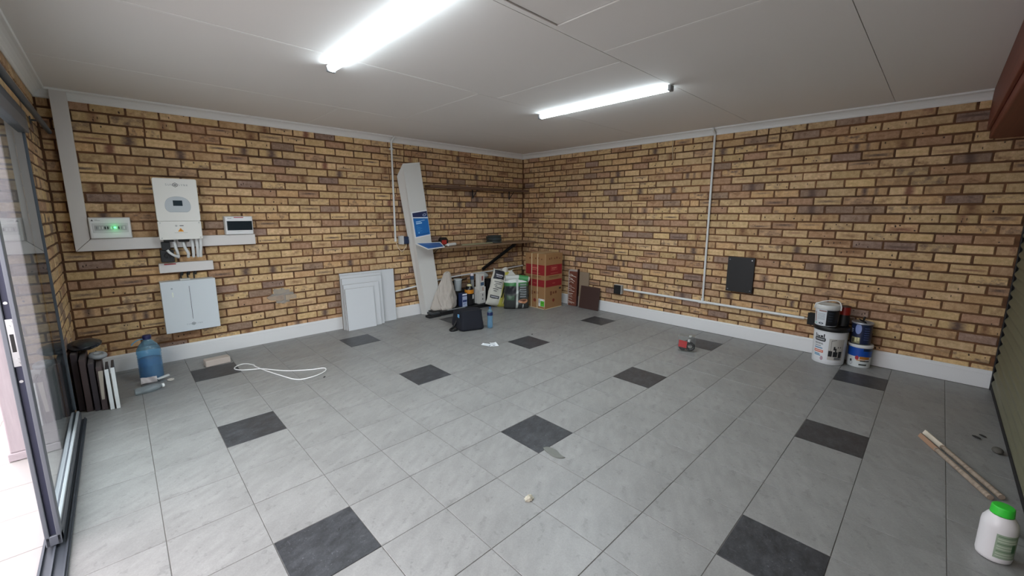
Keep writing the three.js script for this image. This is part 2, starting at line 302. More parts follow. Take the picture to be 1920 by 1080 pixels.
// sliding aluminium door in the left wall: one leaf drawn across the far half, the near half open
{
  const d = struct('door_1'), x0 = -5.672, x1 = -5.622, xm = (x0 + x1) / 2;
  mesh('door_track', merged([span(-5.69, -5.60, 0.0, 0.012, DZ0, DZ1), span(-5.684, -5.678, 0.012, 0.026, DZ0, DZ1), span(-5.650, -5.644, 0.012, 0.026, DZ0, DZ1), span(-5.612, -5.606, 0.012, 0.022, DZ0, DZ1)]), mat.frame, d);
  mesh('door_head', span(-5.69, -5.625, DH - 0.06, DH, DZ0, DZ1, 0.004), mat.frame, d);
  mesh('door_jamb', span(-5.69, -5.652, 0.02, DH - 0.06, DZ0 - 0.002, DZ0 + 0.012, 0.002), mat.frame, d);
  mesh('door_jamb', span(-5.69, -5.652, 0.02, DH - 0.06, DZ1 - 0.045, DZ1, 0.004), mat.frame, d);
  const leafZ0 = DZ0 + 0.012, leafZ1 = 2.645;
  mesh('bottom_rail', span(x0, x1, 0.028, 0.075, leafZ0, leafZ1, 0.004), mat.alu, d);
  mesh('top_rail', span(x0, x1, DH - 0.13, DH - 0.055, leafZ0, leafZ1, 0.004), mat.alu, d);
  mesh('edge_strip', span(x0 + 0.018, x1 - 0.018, 0.10, DH - 0.13, leafZ0, leafZ0 + 0.018, 0.003), mat.frame, d);
  const st = mesh('lock_stile', merged([span(x0, x0 + 0.015, 0.028, DH - 0.055, leafZ1 - 0.05, leafZ1, 0.003), span(x1 - 0.015, x1, 0.028, DH - 0.055, leafZ1 - 0.05, leafZ1, 0.003), span(x0 + 0.012, x1 - 0.012, 0.028, DH - 0.055, leafZ1 - 0.05, leafZ1 - 0.018)]), mat.alu, d);
  mesh('channel', span(x0 + 0.0155, x1 - 0.0155, 0.04, DH - 0.07, leafZ1 - 0.0175, leafZ1 - 0.014), mat.channel, st);
  const lp = mesh('lock_plate', RB(0.026, 0.20, 0.006, 0.002), mat.steel, st, [xm, 0.955, leafZ1 - 0.008]);
  mesh('lock_slot', RB(0.011, 0.075, 0.002, 0.001), mat.black, st, [xm, 0.955, leafZ1 - 0.0045]);
  for (const y of [0.868, 0.885, 1.025, 1.042]) mesh('screw', cyl(0.0055, 0.0055, 0.003, 12).rotateX(Math.PI / 2), mat.steel, st, [xm + (y % 0.03 > 0.015 ? 0.003 : -0.003), y, leafZ1 - 0.004]);
  for (const y of [1.12, 0.79]) mesh('screw', cyl(0.006, 0.006, 0.004, 12).rotateX(Math.PI / 2), mat.steel, st, [xm, y, leafZ1 - 0.0125]);
  mesh('glass', mapPlane(leafZ1 - leafZ0 - 0.055, DH - 0.20).rotateY(Math.PI / 2).translate(xm, (DH - 0.05) / 2, (leafZ0 + leafZ1 - 0.03) / 2), MP({ color: '#dfeeee', roughness: 0.02, transmission: 1, thickness: 0, ior: 1.5 }), d);
  mesh('glazing_bead', span(x1 - 0.02, x1 - 0.006, 0.075, 0.09, leafZ0 + 0.02, leafZ1 - 0.04, 0.003), M('#a5aaad', 0.4), d);
}
{ const c = thing('curtain_pole', 'dark grey steel pole running along the left wall above the sliding door', 'pole', [-5.60, 2.125, 0]);
  mesh('pole', bar([0, 0, 0.02], [0, 0, 4.9], 0.017, 16), mat.frame, c);
  for (const z of [0.6, 2.6, 4.6]) mesh('bracket', merged([bar([0, 0, z], [-0.045, 0, z], 0.007, 8), span(-0.052, -0.045, -0.025, 0.025, z - 0.015, z + 0.015)]), mat.frame, c); }

// roller shutter door closing the front of the garage, and the timber beam over it
{
  const d = struct('door_2'), sl = M('#6b6a55', 0.55), P = 0.078;
  const g = surf((u, v) => { const a = v * P, k = v < 0.72 ? Math.sin(v / 0.72 * Math.PI) * 0.014 : -0.002 * Math.sin((v - 0.72) / 0.28 * Math.PI); return [-(u) * 5.55 - 0.05, a, -k]; }, 1, 10);
  for (let i = 0; i < 27; i++) mesh('slat', g, sl, d, [0, 0.035 + i * P, ZF]);
  mesh('bottom_seal', span(-5.6, -0.05, 0.001, 0.036, ZF - 0.012, ZF + 0.02, 0.005), mat.rubber, d);
  mesh('guide_channel', merged([span(-0.055, -0.012, 0, 2.1, ZF - 0.018, ZF - 0.012), span(-0.018, -0.012, 0, 2.1, ZF - 0.018, ZF + 0.05), span(-0.055, -0.012, 0, 2.1, ZF + 0.03, ZF + 0.036)]), mat.dark, d);
  const b = struct('beam_front', 'red-brown stained timber beam over the roller door');
  mesh('beam', span(-5.62, -0.003, 2.085, 2.392, 5.345, ZF + 0.08, 0.012), mat.beamWood, b);
  mesh('fascia_strip', span(-5.62, -0.003, 2.155, 2.468, 5.325, 5.345, 0.005), mat.beamWood, b);
}

// ------------------------------------------------------------------ ceiling lights
function tubeLight(x, z0, z1, label) {
  const t = thing('tube_light', label, 'tube light', [x, H, (z0 + z1) / 2]), L = z1 - z0;
  mesh('housing', merged([RB(0.05, 0.016, L, 0.005).translate(0, -0.008, 0)]), mat.lamp, t);
  const s = new THREE.Shape(); s.moveTo(-0.032, 0); s.absarc(0, 0, 0.032, Math.PI, 2 * Math.PI, false); s.lineTo(-0.032, 0);
  const g = new THREE.ExtrudeGeometry(s, { depth: L - 0.06, bevelEnabled: false, curveSegments: 14 }); g.translate(0, -0.015, -(L - 0.06) / 2);
  mesh('diffuser', g, new THREE.MeshStandardMaterial({ color: '#ffffff', roughness: 0.5, emissive: TUBE_COLOR, emissiveIntensity: TUBE_GLOW }), t);
  for (const s2 of [-1, 1]) mesh('end_cap', RB(0.058, 0.046, 0.03, 0.008).translate(0, -0.026, s2 * (L / 2 - 0.015)), M('#8b8f92', 0.5), t);
  const l = new THREE.RectAreaLight(TUBE_COLOR, TUBE_POWER, 0.05, L - 0.06); l.position.set(x, H - 0.053, (z0 + z1) / 2); l.lookAt(x, 0, (z0 + z1) / 2); l.name = numbered('tube_glow'); scene.add(l);
  // RectAreaLight looks along -z after lookAt; its height axis must lie along the tube
  l.rotation.set(-Math.PI / 2, 0, 0);
}
tubeLight(-4.105, 2.15, 3.62, 'white tube light on the ceiling, cut off by the top of the picture');
tubeLight(-2.02, 2.2, 3.59, 'white tube light on the ceiling nearer the right brick wall, seen whole');

// ------------------------------------------------------------------ electrical fittings on the back wall
const SERIF = 'sans-serif';
function emblem(g, x, y, r, col) {     // ringed hexagon mark with two folded arrows
  g.strokeStyle = col; g.lineWidth = r * 0.2; g.beginPath(); for (let i = 0; i < 6; i++) { const a = i * Math.PI / 3 + Math.PI / 6; g[i ? 'lineTo' : 'moveTo'](x + Math.cos(a) * r, y + Math.sin(a) * r); } g.closePath(); g.stroke();
  g.lineWidth = r * 0.22; g.beginPath(); g.moveTo(x - r * 0.5, y - r * 0.35); g.lineTo(x + r * 0.15, y - r * 0.35); g.lineTo(x + r * 0.5, y - r * 0.05); g.lineTo(x - r * 0.5, y + r * 0.12); g.lineTo(x - r * 0.12, y + r * 0.42); g.lineTo(x + r * 0.5, y + r * 0.42); g.stroke();
}
function wordmark(g, w, cx, y, size, col, ecol) {
  g.fillStyle = col; g.font = `${size}px ${SERIF}`; g.textBaseline = 'middle';
  const sp = (s, x0, step) => { g.textAlign = 'center'; [...s].forEach((c, i) => g.fillText(c, x0 + i * step, y)); };
  sp('SUN', cx - size * 2.75, size * 0.82); sp('SYNK', cx + size * 1.15, size * 0.82); emblem(g, cx, y, size * 0.78, ecol);
}
{
  const t = thing('cable_trunking', 'wide white cable trunking, tall run from the ceiling turning along the brick wall', 'trunking', [-5.515, 0, 0]);
  const y0 = 1.14, y1 = 1.245;
  mesh('vertical_run', prism([[-0.05, y0], [0.05, y1], [0.05, 2.468], [-0.05, 2.468]], 0.062, 0.003), mat.trunk, t, [0, 0, 0.004]);
  mesh('horizontal_run', prism([[-0.048, y0], [1.305, y0], [1.305, y1], [0.0525, y1]], 0.062, 0.003), mat.trunk, t, [0.001, 0, 0.004]);
  mesh('red_label', span(0.92, 1.0, 1.232, 1.243, 0.064, 0.0665), M('#b5474b', 0.6), t);
  mesh('cover_joint', span(0.838, 0.84, y0 + 0.003, y1 - 0.003, 0.0655, 0.067), M('#8d8a88', 0.8), t);
}
{
  const t = thing('solar_inverter', 'white solar inverter with small dark screen, hung between the two breaker boxes', 'inverter', [-4.847, 1.5, 0]);
  const rs = (w, h, r) => { const s = new THREE.Shape(), x = w / 2, y = h / 2; s.moveTo(-x + r, -y); s.lineTo(x - r, -y); s.absarc(x - r, -y + r, r, -Math.PI / 2, 0); s.lineTo(x, y - r); s.absarc(x - r, y - r, r, 0, Math.PI / 2); s.lineTo(-x + r, y); s.absarc(-x + r, y - r, r, Math.PI / 2, Math.PI); s.lineTo(-x, -y + r); s.absarc(-x + r, -y + r, r, Math.PI, 1.5 * Math.PI); return s; };
  const ex = (s, d, b = 0.004) => new THREE.ExtrudeGeometry(s, { depth: d, bevelEnabled: true, bevelSize: b, bevelThickness: b, bevelOffset: -b, bevelSegments: 3, curveSegments: 10 });
  mesh('back_case', ex(rs(0.308, 0.515, 0.012), 0.10), M('#a9aaa2', 0.5), t, [0, 0.02, 0.07]);
  const up = ex(rs(0.326, 0.392, 0.016), 0.03); const cover = mesh('front_cover', up, mat.cream, t, [0, 0.091, 0.166]);
  const low = mesh('terminal_cover', ex(rs(0.326, 0.172, 0.01), 0.03), mat.cream, t, [0, -0.192, 0.166]);
  const zf = 0.0343;
  mesh('logo', mapPlane(0.25, 0.05), printed(print(640, 128, '#e3e2dc', (g, w, h) => wordmark(g, w, w / 2, h / 2, 62, '#8d8f92', '#23262c'))), cover, [0.0, 0.137, zf + 0.0004]);
  const ds = new THREE.Shape(); ds.moveTo(-0.062, -0.07); ds.lineTo(0.062, -0.07); ds.bezierCurveTo(0.1, -0.06, 0.1, 0.0, 0.084, 0.03); ds.bezierCurveTo(0.06, 0.086, -0.06, 0.086, -0.084, 0.03); ds.bezierCurveTo(-0.1, 0.0, -0.1, -0.06, -0.062, -0.07);
  mesh('display_surround', new THREE.ExtrudeGeometry(ds, { depth: 0.003, bevelEnabled: true, bevelSize: 0.002, bevelThickness: 0.002, bevelSegments: 2 }), M('#b9c0c4', 0.4), cover, [0.002, -0.042, zf - 0.001]);
  mesh('screen', RB(0.07, 0.05, 0.004, 0.002), M('#2b3740', 0.15), cover, [0.002, -0.03, zf + 0.005]);
  mesh('warning_print', mapPlane(0.16, 0.11), printed(print(480, 330, '#e3e2dc', (g) => {
    emblem(g, 150, 66, 24, '#6a6d70'); g.fillStyle = '#55585c'; g.fillRect(196, 64, 14, 5); g.fillRect(226, 54, 88, 22);
    g.fillStyle = '#e0931c'; g.beginPath(); g.moveTo(238, 128); g.lineTo(310, 232); g.lineTo(172, 232); g.closePath(); g.fill(); g.fillStyle = '#3b2f18'; g.fillRect(233, 160, 12, 40); g.beginPath(); g.arc(239, 214, 7, 0, 7); g.fill();
    g.fillStyle = '#8b8c8a'; for (let i = 0; i < 11; i++) g.fillRect(96 + i * 27, 258, 19, 8);
  })), low, [0, 0.01, zf + 0.0004]);
  for (const [x, y] of [[-0.145, 0.07], [0.145, 0.07], [-0.145, -0.07], [0.145, -0.07]]) mesh('screw', cyl(0.005, 0.005, 0.003, 10).rotateX(Math.PI / 2), mat.steel, low, [x, y, zf + 0.001]);
  mesh('connector_block', span(-0.13, -0.06, -0.30, -0.27, 0.07, 0.15, 0.004), mat.black, t); mesh('connector_block', span(-0.02, 0.06, -0.305, -0.27, 0.07, 0.14, 0.004), mat.black, t);
}
{ // isolator and flexible conduits under the inverter
  const t = thing('isolator_switch', 'black plastic isolator switch below the left end of the inverter', 'switch', [-4.965, 1.1, 0.0]);
  mesh('body', merged([span(-0.05, 0.05, -0.095, 0.02, 0.066, 0.13, 0.006), span(-0.035, 0.03, 0.02, 0.098, 0.075, 0.12, 0.006)]), mat.dark, t);
  mesh('switch_knob', merged([cyl(0.022, 0.024, 0.02, 20).rotateX(Math.PI / 2).translate(0, -0.03, 0.138), span(-0.005, 0.005, -0.05, -0.01, 0.146, 0.158, 0.002)]), mat.black, t);
  const P = [[-4.90, -4.885, 'first'], [-4.835, -4.805, 'second'], [-4.763, -4.763, 'third'], [-4.727, -4.728, 'fourth'], [-4.697, -4.704, 'fifth']];
  for (const [a, b, w] of P) {
    const c = tag(mesh('flexible_conduit', tube([[a, 1.2165, 0.11], [a + (b - a) * 0.2, 1.15, 0.118], [b, 1.085, 0.105], [b, 1.04, 0.085]], 0.0125, 26, 10), mat.white, scene), `white flexible conduit under the inverter, ${w} counted from the black isolator`, 'conduit', 'conduits below the inverter');
    void c;
  }
  tag(mesh('flexible_conduit', tube([[-4.965, 1.125, 0.172], [-4.945, 1.095, 0.172], [-4.91, 1.065, 0.155], [-4.88, 1.058, 0.128]], 0.0115, 26, 10), mat.white, scene), 'short white flexible conduit slanting out of the black isolator', 'conduit', 'conduits below the inverter');
}
{
  const t = thing('junction_trunking', 'short white trunking box between the inverter and the battery', 'trunking', [-4.821, 0.944, 0]);
  mesh('box', span(-0.214, 0.214, -0.047, 0.047, 0.003, 0.062, 0.003), mat.trunk, t);
  mesh('red_label', span(-0.175, -0.085, 0.03, 0.042, 0.062, 0.0635), M('#a63f44', 0.6), t);
  for (const x of [-0.045, 0.008, 0.062]) mesh('cable_gland', merged([cyl(0.011, 0.011, 0.014, 14).translate(x, -0.054, 0.035), cyl(0.008, 0.008, 0.03, 12).translate(x, -0.07, 0.035)]), mat.black, t);
}
{
  const t = thing('wall_battery', 'square white wall battery with a dark line down its face, under the inverter', 'battery', [-4.836, 0.57, 0]);
  mesh('case', span(-0.214, 0.214, -0.25, 0.25, 0.025, 0.148, 0.006), M('#cfd6da', 0.35), t);
  const f = mesh('front_panel', RB(0.432, 0.504, 0.012, 0.003), M('#cfd6da', 0.32), t, [0, 0, 0.154]);
  mesh('groove', span(-0.0018, 0.0018, -0.135, 0.195, 0.0058, 0.0066), M('#3f464c', 0.6), f);
  mesh('light_strip', span(-0.136, -0.128, 0.1, 0.145, 0.0058, 0.007), M('#e9eedd', 0.4), f);
  mesh('power_button', cyl(0.008, 0.008, 0.003, 16).rotateX(Math.PI / 2), M('#9aa4aa', 0.4), f, [-0.134, 0.182, 0.0065]);
  mesh('logo', mapPlane(0.21, 0.04), printed(print(640, 122, '#cfd6da', (g, w, h) => wordmark(g, w, w / 2, h / 2, 56, '#8b949a', '#343b42'))), f, [0, -0.184, 0.0066]);
  mesh('top_plug', merged([span(-0.06, 0.02, 0.252, 0.262, 0.05, 0.13, 0.003)]), M('#dcdcd6', 0.5), t);
  for (const [a, b] of [[-0.045, -0.04], [0.008, 0.012], [0.062, 0.06]]) mesh('battery_cable', tube([[b, 0.245, 0.04], [(a + b) / 2, 0.28, 0.034], [a, 0.315, 0.035]], 0.006, 10, 8), mat.black, t);
}
function breakerBox(name, label, x, y, w, h, dark) {
  const t = thing(name, label, 'breaker box', [x, y, 0]);
  mesh('base_box', span(-w / 2, w / 2, -h / 2, h / 2, 0.004, 0.075, 0.006), mat.white, t);
  const c = mesh('cover', span(-w / 2 + 0.002, w / 2 - 0.002, -h / 2 + 0.002, h / 2 - 0.002, 0.075, 0.098, 0.01), M('#e3e3e3', 0.35), t);
  if (dark) {
    mesh('tinted_door', prism([[-w / 2 + 0.016, -h * 0.26], [w / 2 - 0.012, -h * 0.26], [w / 2 - 0.012, h * 0.24], [-w / 2 + 0.016, h * 0.24]], 0.01, 0.003), M('#20282f', 0.12), t, [0, 0, 0.094]);
    mesh('latch', span(-0.022, 0.022, -h * 0.36, -h * 0.315, 0.097, 0.104, 0.003), mat.white, t);
    mesh('red_label', span(-0.045, 0.04, h * 0.41, h * 0.455, 0.0975, 0.0988), M('#b0464a', 0.6), t);
    mesh('printed_mark', mapPlane(0.04, 0.01), printed(print(128, 32, '#e3e3e3', (g) => { g.fillStyle = '#4a5560'; g.fillRect(8, 8, 24, 16); g.fillRect(40, 12, 70, 9); })), t, [-w / 2 + 0.045, h * 0.39, 0.0985]);
  } else {
    mesh('breaker_window', span(-w / 2 + 0.022, w / 2 - 0.02, -h * 0.21, h * 0.23, 0.096, 0.1, 0.002), M('#cfd0d0', 0.15), t);
    const r = mesh('breaker_row', span(-w / 2 + 0.035, w / 2 - 0.03, -h * 0.11, h * 0.13, 0.099, 0.1015, 0.001), M('#aeb0b0', 0.4), t);
    for (let i = 0; i < 11; i++) { const a = -w / 2 + 0.045 + i * 0.0175; mesh('breaker_toggle', span(a, a + 0.008, -0.01, 0.014, 0.1015, 0.106, 0.002), i === 3 || i === 4 || i === 8 ? mat.black : i % 3 ? M('#d9d9d9', 0.4) : M('#8a8d8f', 0.4), r); }
    mesh('green_indicator', new THREE.SphereGeometry(0.0075, 12, 10), new THREE.MeshStandardMaterial({ color: '#1d8a3c', emissive: new THREE.Color().setRGB(0.1, 1, 0.25), emissiveIntensity: 3.2 }), t, [0.027, 0.004, 0.104]);
    const gl = new THREE.PointLight(new THREE.Color().setRGB(0.1, 1, 0.25), 0.004, 1.5); gl.position.set(x + 0.027, y + 0.004, 0.122); gl.name = 'indicator_glow'; scene.add(gl);
    mesh('lower_flap', span(-w / 2 + 0.02, w / 2 - 0.018, -h * 0.46, -h * 0.27, 0.0975, 0.1005, 0.003), M('#e6e6e6', 0.35), t);
    mesh('printed_mark', mapPlane(0.075, 0.02), printed(print(240, 64, '#e3e3e3', (g) => { g.fillStyle = '#4d4d4f'; g.beginPath(); g.moveTo(34, 8); g.lineTo(62, 56); g.lineTo(6, 56); g.fill(); g.fillStyle = '#a9aaab'; g.fillRect(84, 14, 60, 10); g.fillRect(84, 36, 110, 10); })), t, [-w / 2 + 0.052, h * 0.37, 0.0985]);
  }
  return t;
}
breakerBox('breaker_box', 'white breaker box with a lit green indicator, left of the inverter', -5.326, 1.338, 0.272, 0.186, false);
breakerBox('breaker_box', 'white breaker box with a dark tinted door, right of the inverter', -4.348, 1.342, 0.252, 0.19, true);

// conduits and sockets
{ const t = thing('conduit_pipe', 'thin white conduit dropping from the cornice to the blue plug on the back wall', 'conduit', [-2.52, 0, 0.02]);
  mesh('pipe', bar([0, 1.085, 0], [0, 2.40, 0], 0.0125, 12), mat.white, t); mesh('coupling', bar([0, 1.085, 0], [0, 1.13, 0], 0.0155, 12), mat.white, t);
  mesh('offset_bend', tube([[0, 2.38, 0], [0.002, 2.41, 0.012], [0.006, 2.44, 0.062], [0.006, 2.468, 0.07]], 0.0125, 16, 10), mat.white, t);
  mesh('saddle', merged([span(-0.026, 0.026, 2.30, 2.318, -0.019, 0.0), span(-0.016, 0.016, 2.30, 2.318, 0, 0.016, 0.004)]), mat.white, t); }
{ const t = thing('socket_outlet', 'small grey wall socket beside the long white carton', 'socket', [-2.425, 1.1, 0]);
  mesh('wall_box', span(-0.045, 0.005, -0.055, 0.06, 0.003, 0.05, 0.004), M('#bfc0bf', 0.5), t); mesh('face_plate', span(0.003, 0.012, -0.06, 0.062, 0.0, 0.062, 0.002), M('#d3d3d1', 0.45), t);
  const p = thing('power_plug', 'dark blue plug pushed in the grey wall socket, thin cable hanging below', 'plug', [-2.375, 1.1, 0.02]);
  mesh('plug_body', merged([span(-0.036, 0.036, -0.052, 0.012, 0.0, 0.06, 0.01), span(-0.034, 0.034, 0.005, 0.05, 0.0, 0.055, 0.01)]), M('#1a2b4a', 0.45), p);
  mesh('plug_lead', tube([[0.01, -0.05, 0.03], [-0.01, -0.1, 0.03], [-0.06, -0.15, 0.02], [-0.11, -0.11, 0.014], [-0.142, -0.03, 0.012]], 0.004, 30, 6), M('#d8ccb8', 0.6), p); }
tag(mesh('conduit_pipe', tube([[-2.56, 0.392, 0.03], [-2.29, 0.418, 0.03], [-1.9, 0.468, 0.03], [-1.46, 0.5, 0.03], [-0.66, 0.512, 0.03], [-0.02, 0.54, 0.03]], 0.012, 60, 10), mat.white, scene), 'thin white pipe low on the back wall, passing behind the boards and clutter', 'conduit');
{ const t = thing('conduit_pipe', 'long white conduit up the right brick wall with a branch low along it', 'conduit', [-0.021, 0, 0]);
  mesh('riser', bar([0, 0.378, 3.207], [0, 2.41, 3.19], 0.0125, 12), mat.white, t);
  mesh('low_run', bar([0, 0.380, 2.10], [0, 0.368, 4.27], 0.0155, 12), mat.white, t);
  mesh('tee_joint', merged([bar([0, 0.372, 3.16], [0, 0.372, 3.255], 0.019, 14), bar([0, 0.372, 3.207], [0, 0.42, 3.207], 0.017, 14)]), mat.white, t);
  mesh('end_reducer', bar([0, 0.368, 4.27], [0, 0.368, 4.315], 0.009, 10), M('#cfc3b4', 0.6), t);
  mesh('offset_bend', tube([[0, 2.40, 3.19], [-0.012, 2.415, 3.19], [-0.06, 2.44, 3.19], [-0.068, 2.467, 3.19]], 0.0125, 16, 10), mat.white, t); }
{ const t = thing('socket_outlet', 'black wall socket at the far end of the low white conduit', 'socket', [0, 0.375, 2.015]);
  mesh('wall_box', span(-0.055, -0.003, -0.066, 0.066, -0.062, 0.062, 0.004), M('#a9aaa8', 0.5), t); mesh('face_plate', span(-0.064, -0.055, -0.068, 0.062, -0.062, 0.05, 0.003), mat.rubber, t);
  const s = thing('socket_outlet', 'black wall socket half hidden behind the paint buckets', 'socket', [0, 0.38, 4.355]);
  mesh('wall_box', span(-0.05, -0.003, -0.06, 0.06, -0.042, 0.06, 0.004), mat.dark, s); mesh('face_plate', span(-0.062, -0.05, -0.065, 0.062, -0.05, 0.066, 0.003), mat.rubber, s); }
{ const t = thing('blanking_plate', 'black square cover plate screwed to the right brick wall', 'cover plate', [-0.008, 0.765, 3.603]);
  mesh('plate', span(-0.012, 0.004, -0.208, 0.206, -0.143, 0.143, 0.003), mat.black, t);
  for (const [y, z] of [[0.175, -0.12], [0.175, 0.115], [-0.18, 0.12], [-0.18, -0.12]]) mesh('screw', cyl(0.007, 0.007, 0.004, 12).rotateZ(Math.PI / 2), y > 0 && z > 0 ? mat.steel : mat.alu, t, [-0.013, y, z]); }
tag(mesh('loose_wire', tube([[-0.008, 2.398, 2.672], [-0.01, 2.3, 2.678], [-0.007, 2.2, 2.686], [-0.008, 2.15, 2.692]], 0.004, 16, 6), M('#c9b79c', 0.7), scene), 'short pale wire hanging from the cornice on the right wall', 'wire');
{ // smear of old white plaster on the bricks
  const s = new THREE.Shape(); const n = 40; for (let i = 0; i < n; i++) { const a = i / n * Math.PI * 2, r = 0.45 + 1.1 * fbm(Math.cos(a) * 3 + 5, Math.sin(a) * 3 + 5, 91), x = Math.cos(a) * 0.13 * r, y = Math.sin(a) * 0.075 * r; s[i ? 'lineTo' : 'moveTo'](x, y); }
  const t = tag(mesh('plaster_smear', new THREE.ExtrudeGeometry(s, { depth: 0.003, bevelEnabled: true, bevelSize: 0.004, bevelThickness: 0.0015, bevelSegments: 1 }), M('#b9b2a8', 0.95, { transparent: true, opacity: 0.42 }), scene, [-3.98, 0.525, 0.0005]), 'pale smear of dried plaster on the bricks left of the leaning boards', 'plaster smear'); void t;
}

// ------------------------------------------------------------------ shelves in the far corner
{ const t = thing('wall_shelf', 'brown plank shelf in the far corner holding the blue tray and cable coil', 'shelf', [0, 0.985, 0]);
  mesh('plank', span(-2.02, -0.012, -0.013, 0.010, 0.012, 0.34, 0.003), mat.shelfWood, t);
  mesh('bracket', merged([span(-1.965, -1.945, -0.165, -0.013, 0.004, 0.012), span(-1.965, -1.945, -0.025, -0.014, 0.004, 0.30), flatBar([-1.955, -0.15, 0.012], [-1.955, -0.02, 0.22], 0.014, 0.006)]), mat.dark, t);
  mesh('diagonal_brace', flatBar([-0.97, -0.43, 0.03], [-0.44, -0.02, 0.27], 0.045, 0.03), mat.black, t);
  const u = thing('wall_shelf', 'narrow dark wooden shelf high on the back wall, above the other shelf', 'shelf', [0, 1.85, 0]);
  mesh('plank', span(-2.02, -0.012, -0.02, 0.018, 0.012, 0.16, 0.004), new THREE.MeshStandardMaterial({ map: woodTex([70, 48, 36], [120, 92, 72], 14), roughness: 0.75 }), u);
  for (const x of [-1.15, -0.35]) mesh('bracket', merged([span(x, x + 0.02, -0.15, -0.012, 0.003, 0.01), flatBar([x + 0.01, -0.14, 0.012], [x + 0.01, -0.016, 0.13], 0.014, 0.006)]), mat.dark, u);
  mesh('hook', tube([[-1.28, 0.012, 0.03], [-1.28, 0.035, 0.03], [-1.26, 0.04, 0.03], [-1.24, 0.02, 0.03]], 0.004, 14, 6), mat.steel, u);
}
{ const t = thing('painting_tray', 'blue tray with a white rim, poking out over the left end of the shelf', 'tray', [0, 0, 0]);
  const a = [-2.26, 0.982, 0.43], b = [-1.99, 0.998, 0.42], c = [-1.915, 1.046, 0.21], d = [-2.335, 1.052, 0.235], up = (p, h) => [p[0], p[1] + h, p[2]];
  const cen = [0, 1, 2].map((i) => (a[i] + b[i] + c[i] + d[i]) / 4), inn = (p, k) => p.map((v, i) => v + (cen[i] - v) * k);
  mesh('rim', merged([hexa([a, b, c, d, up(a, 0.007), up(b, 0.007), up(c, 0.007), up(d, 0.007)]), ...[[a, b], [b, c], [c, d], [d, a]].map(([p, q]) => bar(up(p, 0.008), up(q, 0.008), 0.008, 8))]), mat.white, t);
  const k = 0.07, l = [a, b, c, d].map((p) => inn(p, k));
  mesh('blue_lining', hexa([...l.map((p) => up(p, 0.006)), ...l.map((p) => up(p, 0.0105))]), mat.blue, t); }
{ const t = thing('tape_measure', 'small red and black tape measure on the shelf behind the blue tray', 'tape measure', [-1.80, 0.996, 0.12]); t.scale.setScalar(1.35);
  mesh('case', prism([[-0.05, 0], [0.045, 0], [0.05, 0.012], [0.048, 0.06], [0.03, 0.085], [-0.03, 0.085], [-0.05, 0.06]], 0.04, 0.006), mat.black, t, [0, 0.006, -0.02]); mesh('red_face', prism([[-0.036, 0.012], [0.026, 0.012], [0.026, 0.058], [-0.036, 0.058]], 0.002), M('#a8332b', 0.45), t, [0, 0.004, 0.0265]); mesh('blade_hook', span(-0.066, -0.054, 0.0, 0.035, -0.008, 0.008, 0.002), mat.white, t); }
{ const t = thing('sealant_tube', 'white sealant tube lying on the shelf right of the blue tray', 'tube', [-1.86, 1.02, 0.3]); t.rotation.y = 0.35;
  mesh('cartridge', bar([0.02, 0, 0], [0.21, 0, 0], 0.022, 16), mat.white, t); mesh('nozzle', bar([0.02, 0, 0], [-0.045, 0.002, 0], 0.012, 12, 0.005), mat.cream, t); mesh('plunger', bar([0.205, 0, 0], [0.225, 0, 0], 0.019, 14), M('#5d6264', 0.5), t); }
tag(mesh('wooden_batten', flatBar([-1.6, 1.006, 0.31], [-0.95, 1.006, 0.26], 0.022, 0.02), M('#8d8a6c', 0.8), scene), 'greenish wooden batten lying along the front of the shelf', 'batten');
{ const t = thing('cable_coil', 'coil of dark grey cable lying on the corner shelf', 'cable', [-0.84, 0.996, 0.17]);
  for (let i = 0; i < 6; i++) mesh('loop', new THREE.TorusGeometry(0.118 - (i % 2) * 0.008, 0.0105, 8, 40).rotateX(Math.PI / 2), M(i % 3 ? '#2f3634' : '#41494a', 0.6), t, [rr(-0.006, 0.006), 0.0115 + i * 0.0195, rr(-0.006, 0.006)], [rr(-0.04, 0.04), 0, rr(-0.04, 0.04)]);
  mesh('tie', new THREE.TorusGeometry(0.02, 0.003, 6, 20).scale(0.8, 3.0, 1).rotateY(0.6), mat.black, t, [-0.09, 0.062, 0.065]); }

// ------------------------------------------------------------------ boards and cartons against the back wall
{ // five white boards, biggest at the wall; each leans a little
  const L = [[0.745, 0.715, 0.030, 0.062, -3.322, 'largest, at the back'], [0.55, 0.69, 0.058, 0.095, -3.328, 'second largest'], [0.53, 0.655, 0.084, 0.122, -3.318, 'middle one'], [0.47, 0.58, 0.110, 0.150, -3.312, 'second from the front'], [0.372, 0.528, 0.136, 0.182, -3.304, 'smallest, in front']];
  for (const [w, h, zt, zb, x, which] of L) {
    const t = thing('melamine_board', `white board leaning on the back wall, ${which} of the five stacked`, 'board', [x, 0.0012, zb], 0, 'white boards stacked against the back wall');
    const lean = -Math.asin((zb - zt) / h);
    const b = mesh('core', span(0.0004, w - 0.0004, 0.0004, h - 0.0004, -0.0135, -0.0015), mat.chip, t, null, [lean, 0, 0]);
    mesh('white_face', span(0, w, 0, h, -0.0018, 0.0), mat.melamine, t, null, [lean, 0, 0]); mesh('edging', merged([span(-0.0006, w + 0.0006, h - 0.0008, h + 0.0006, -0.0145, -0.0016), span(w - 0.0008, w + 0.0006, 0, h, -0.0145, -0.0016), span(-0.0006, 0.0008, 0, h, -0.0145, -0.0016)]), M('#8f867a', 0.7), t, null, [lean, 0, 0]); void b;
  }
}
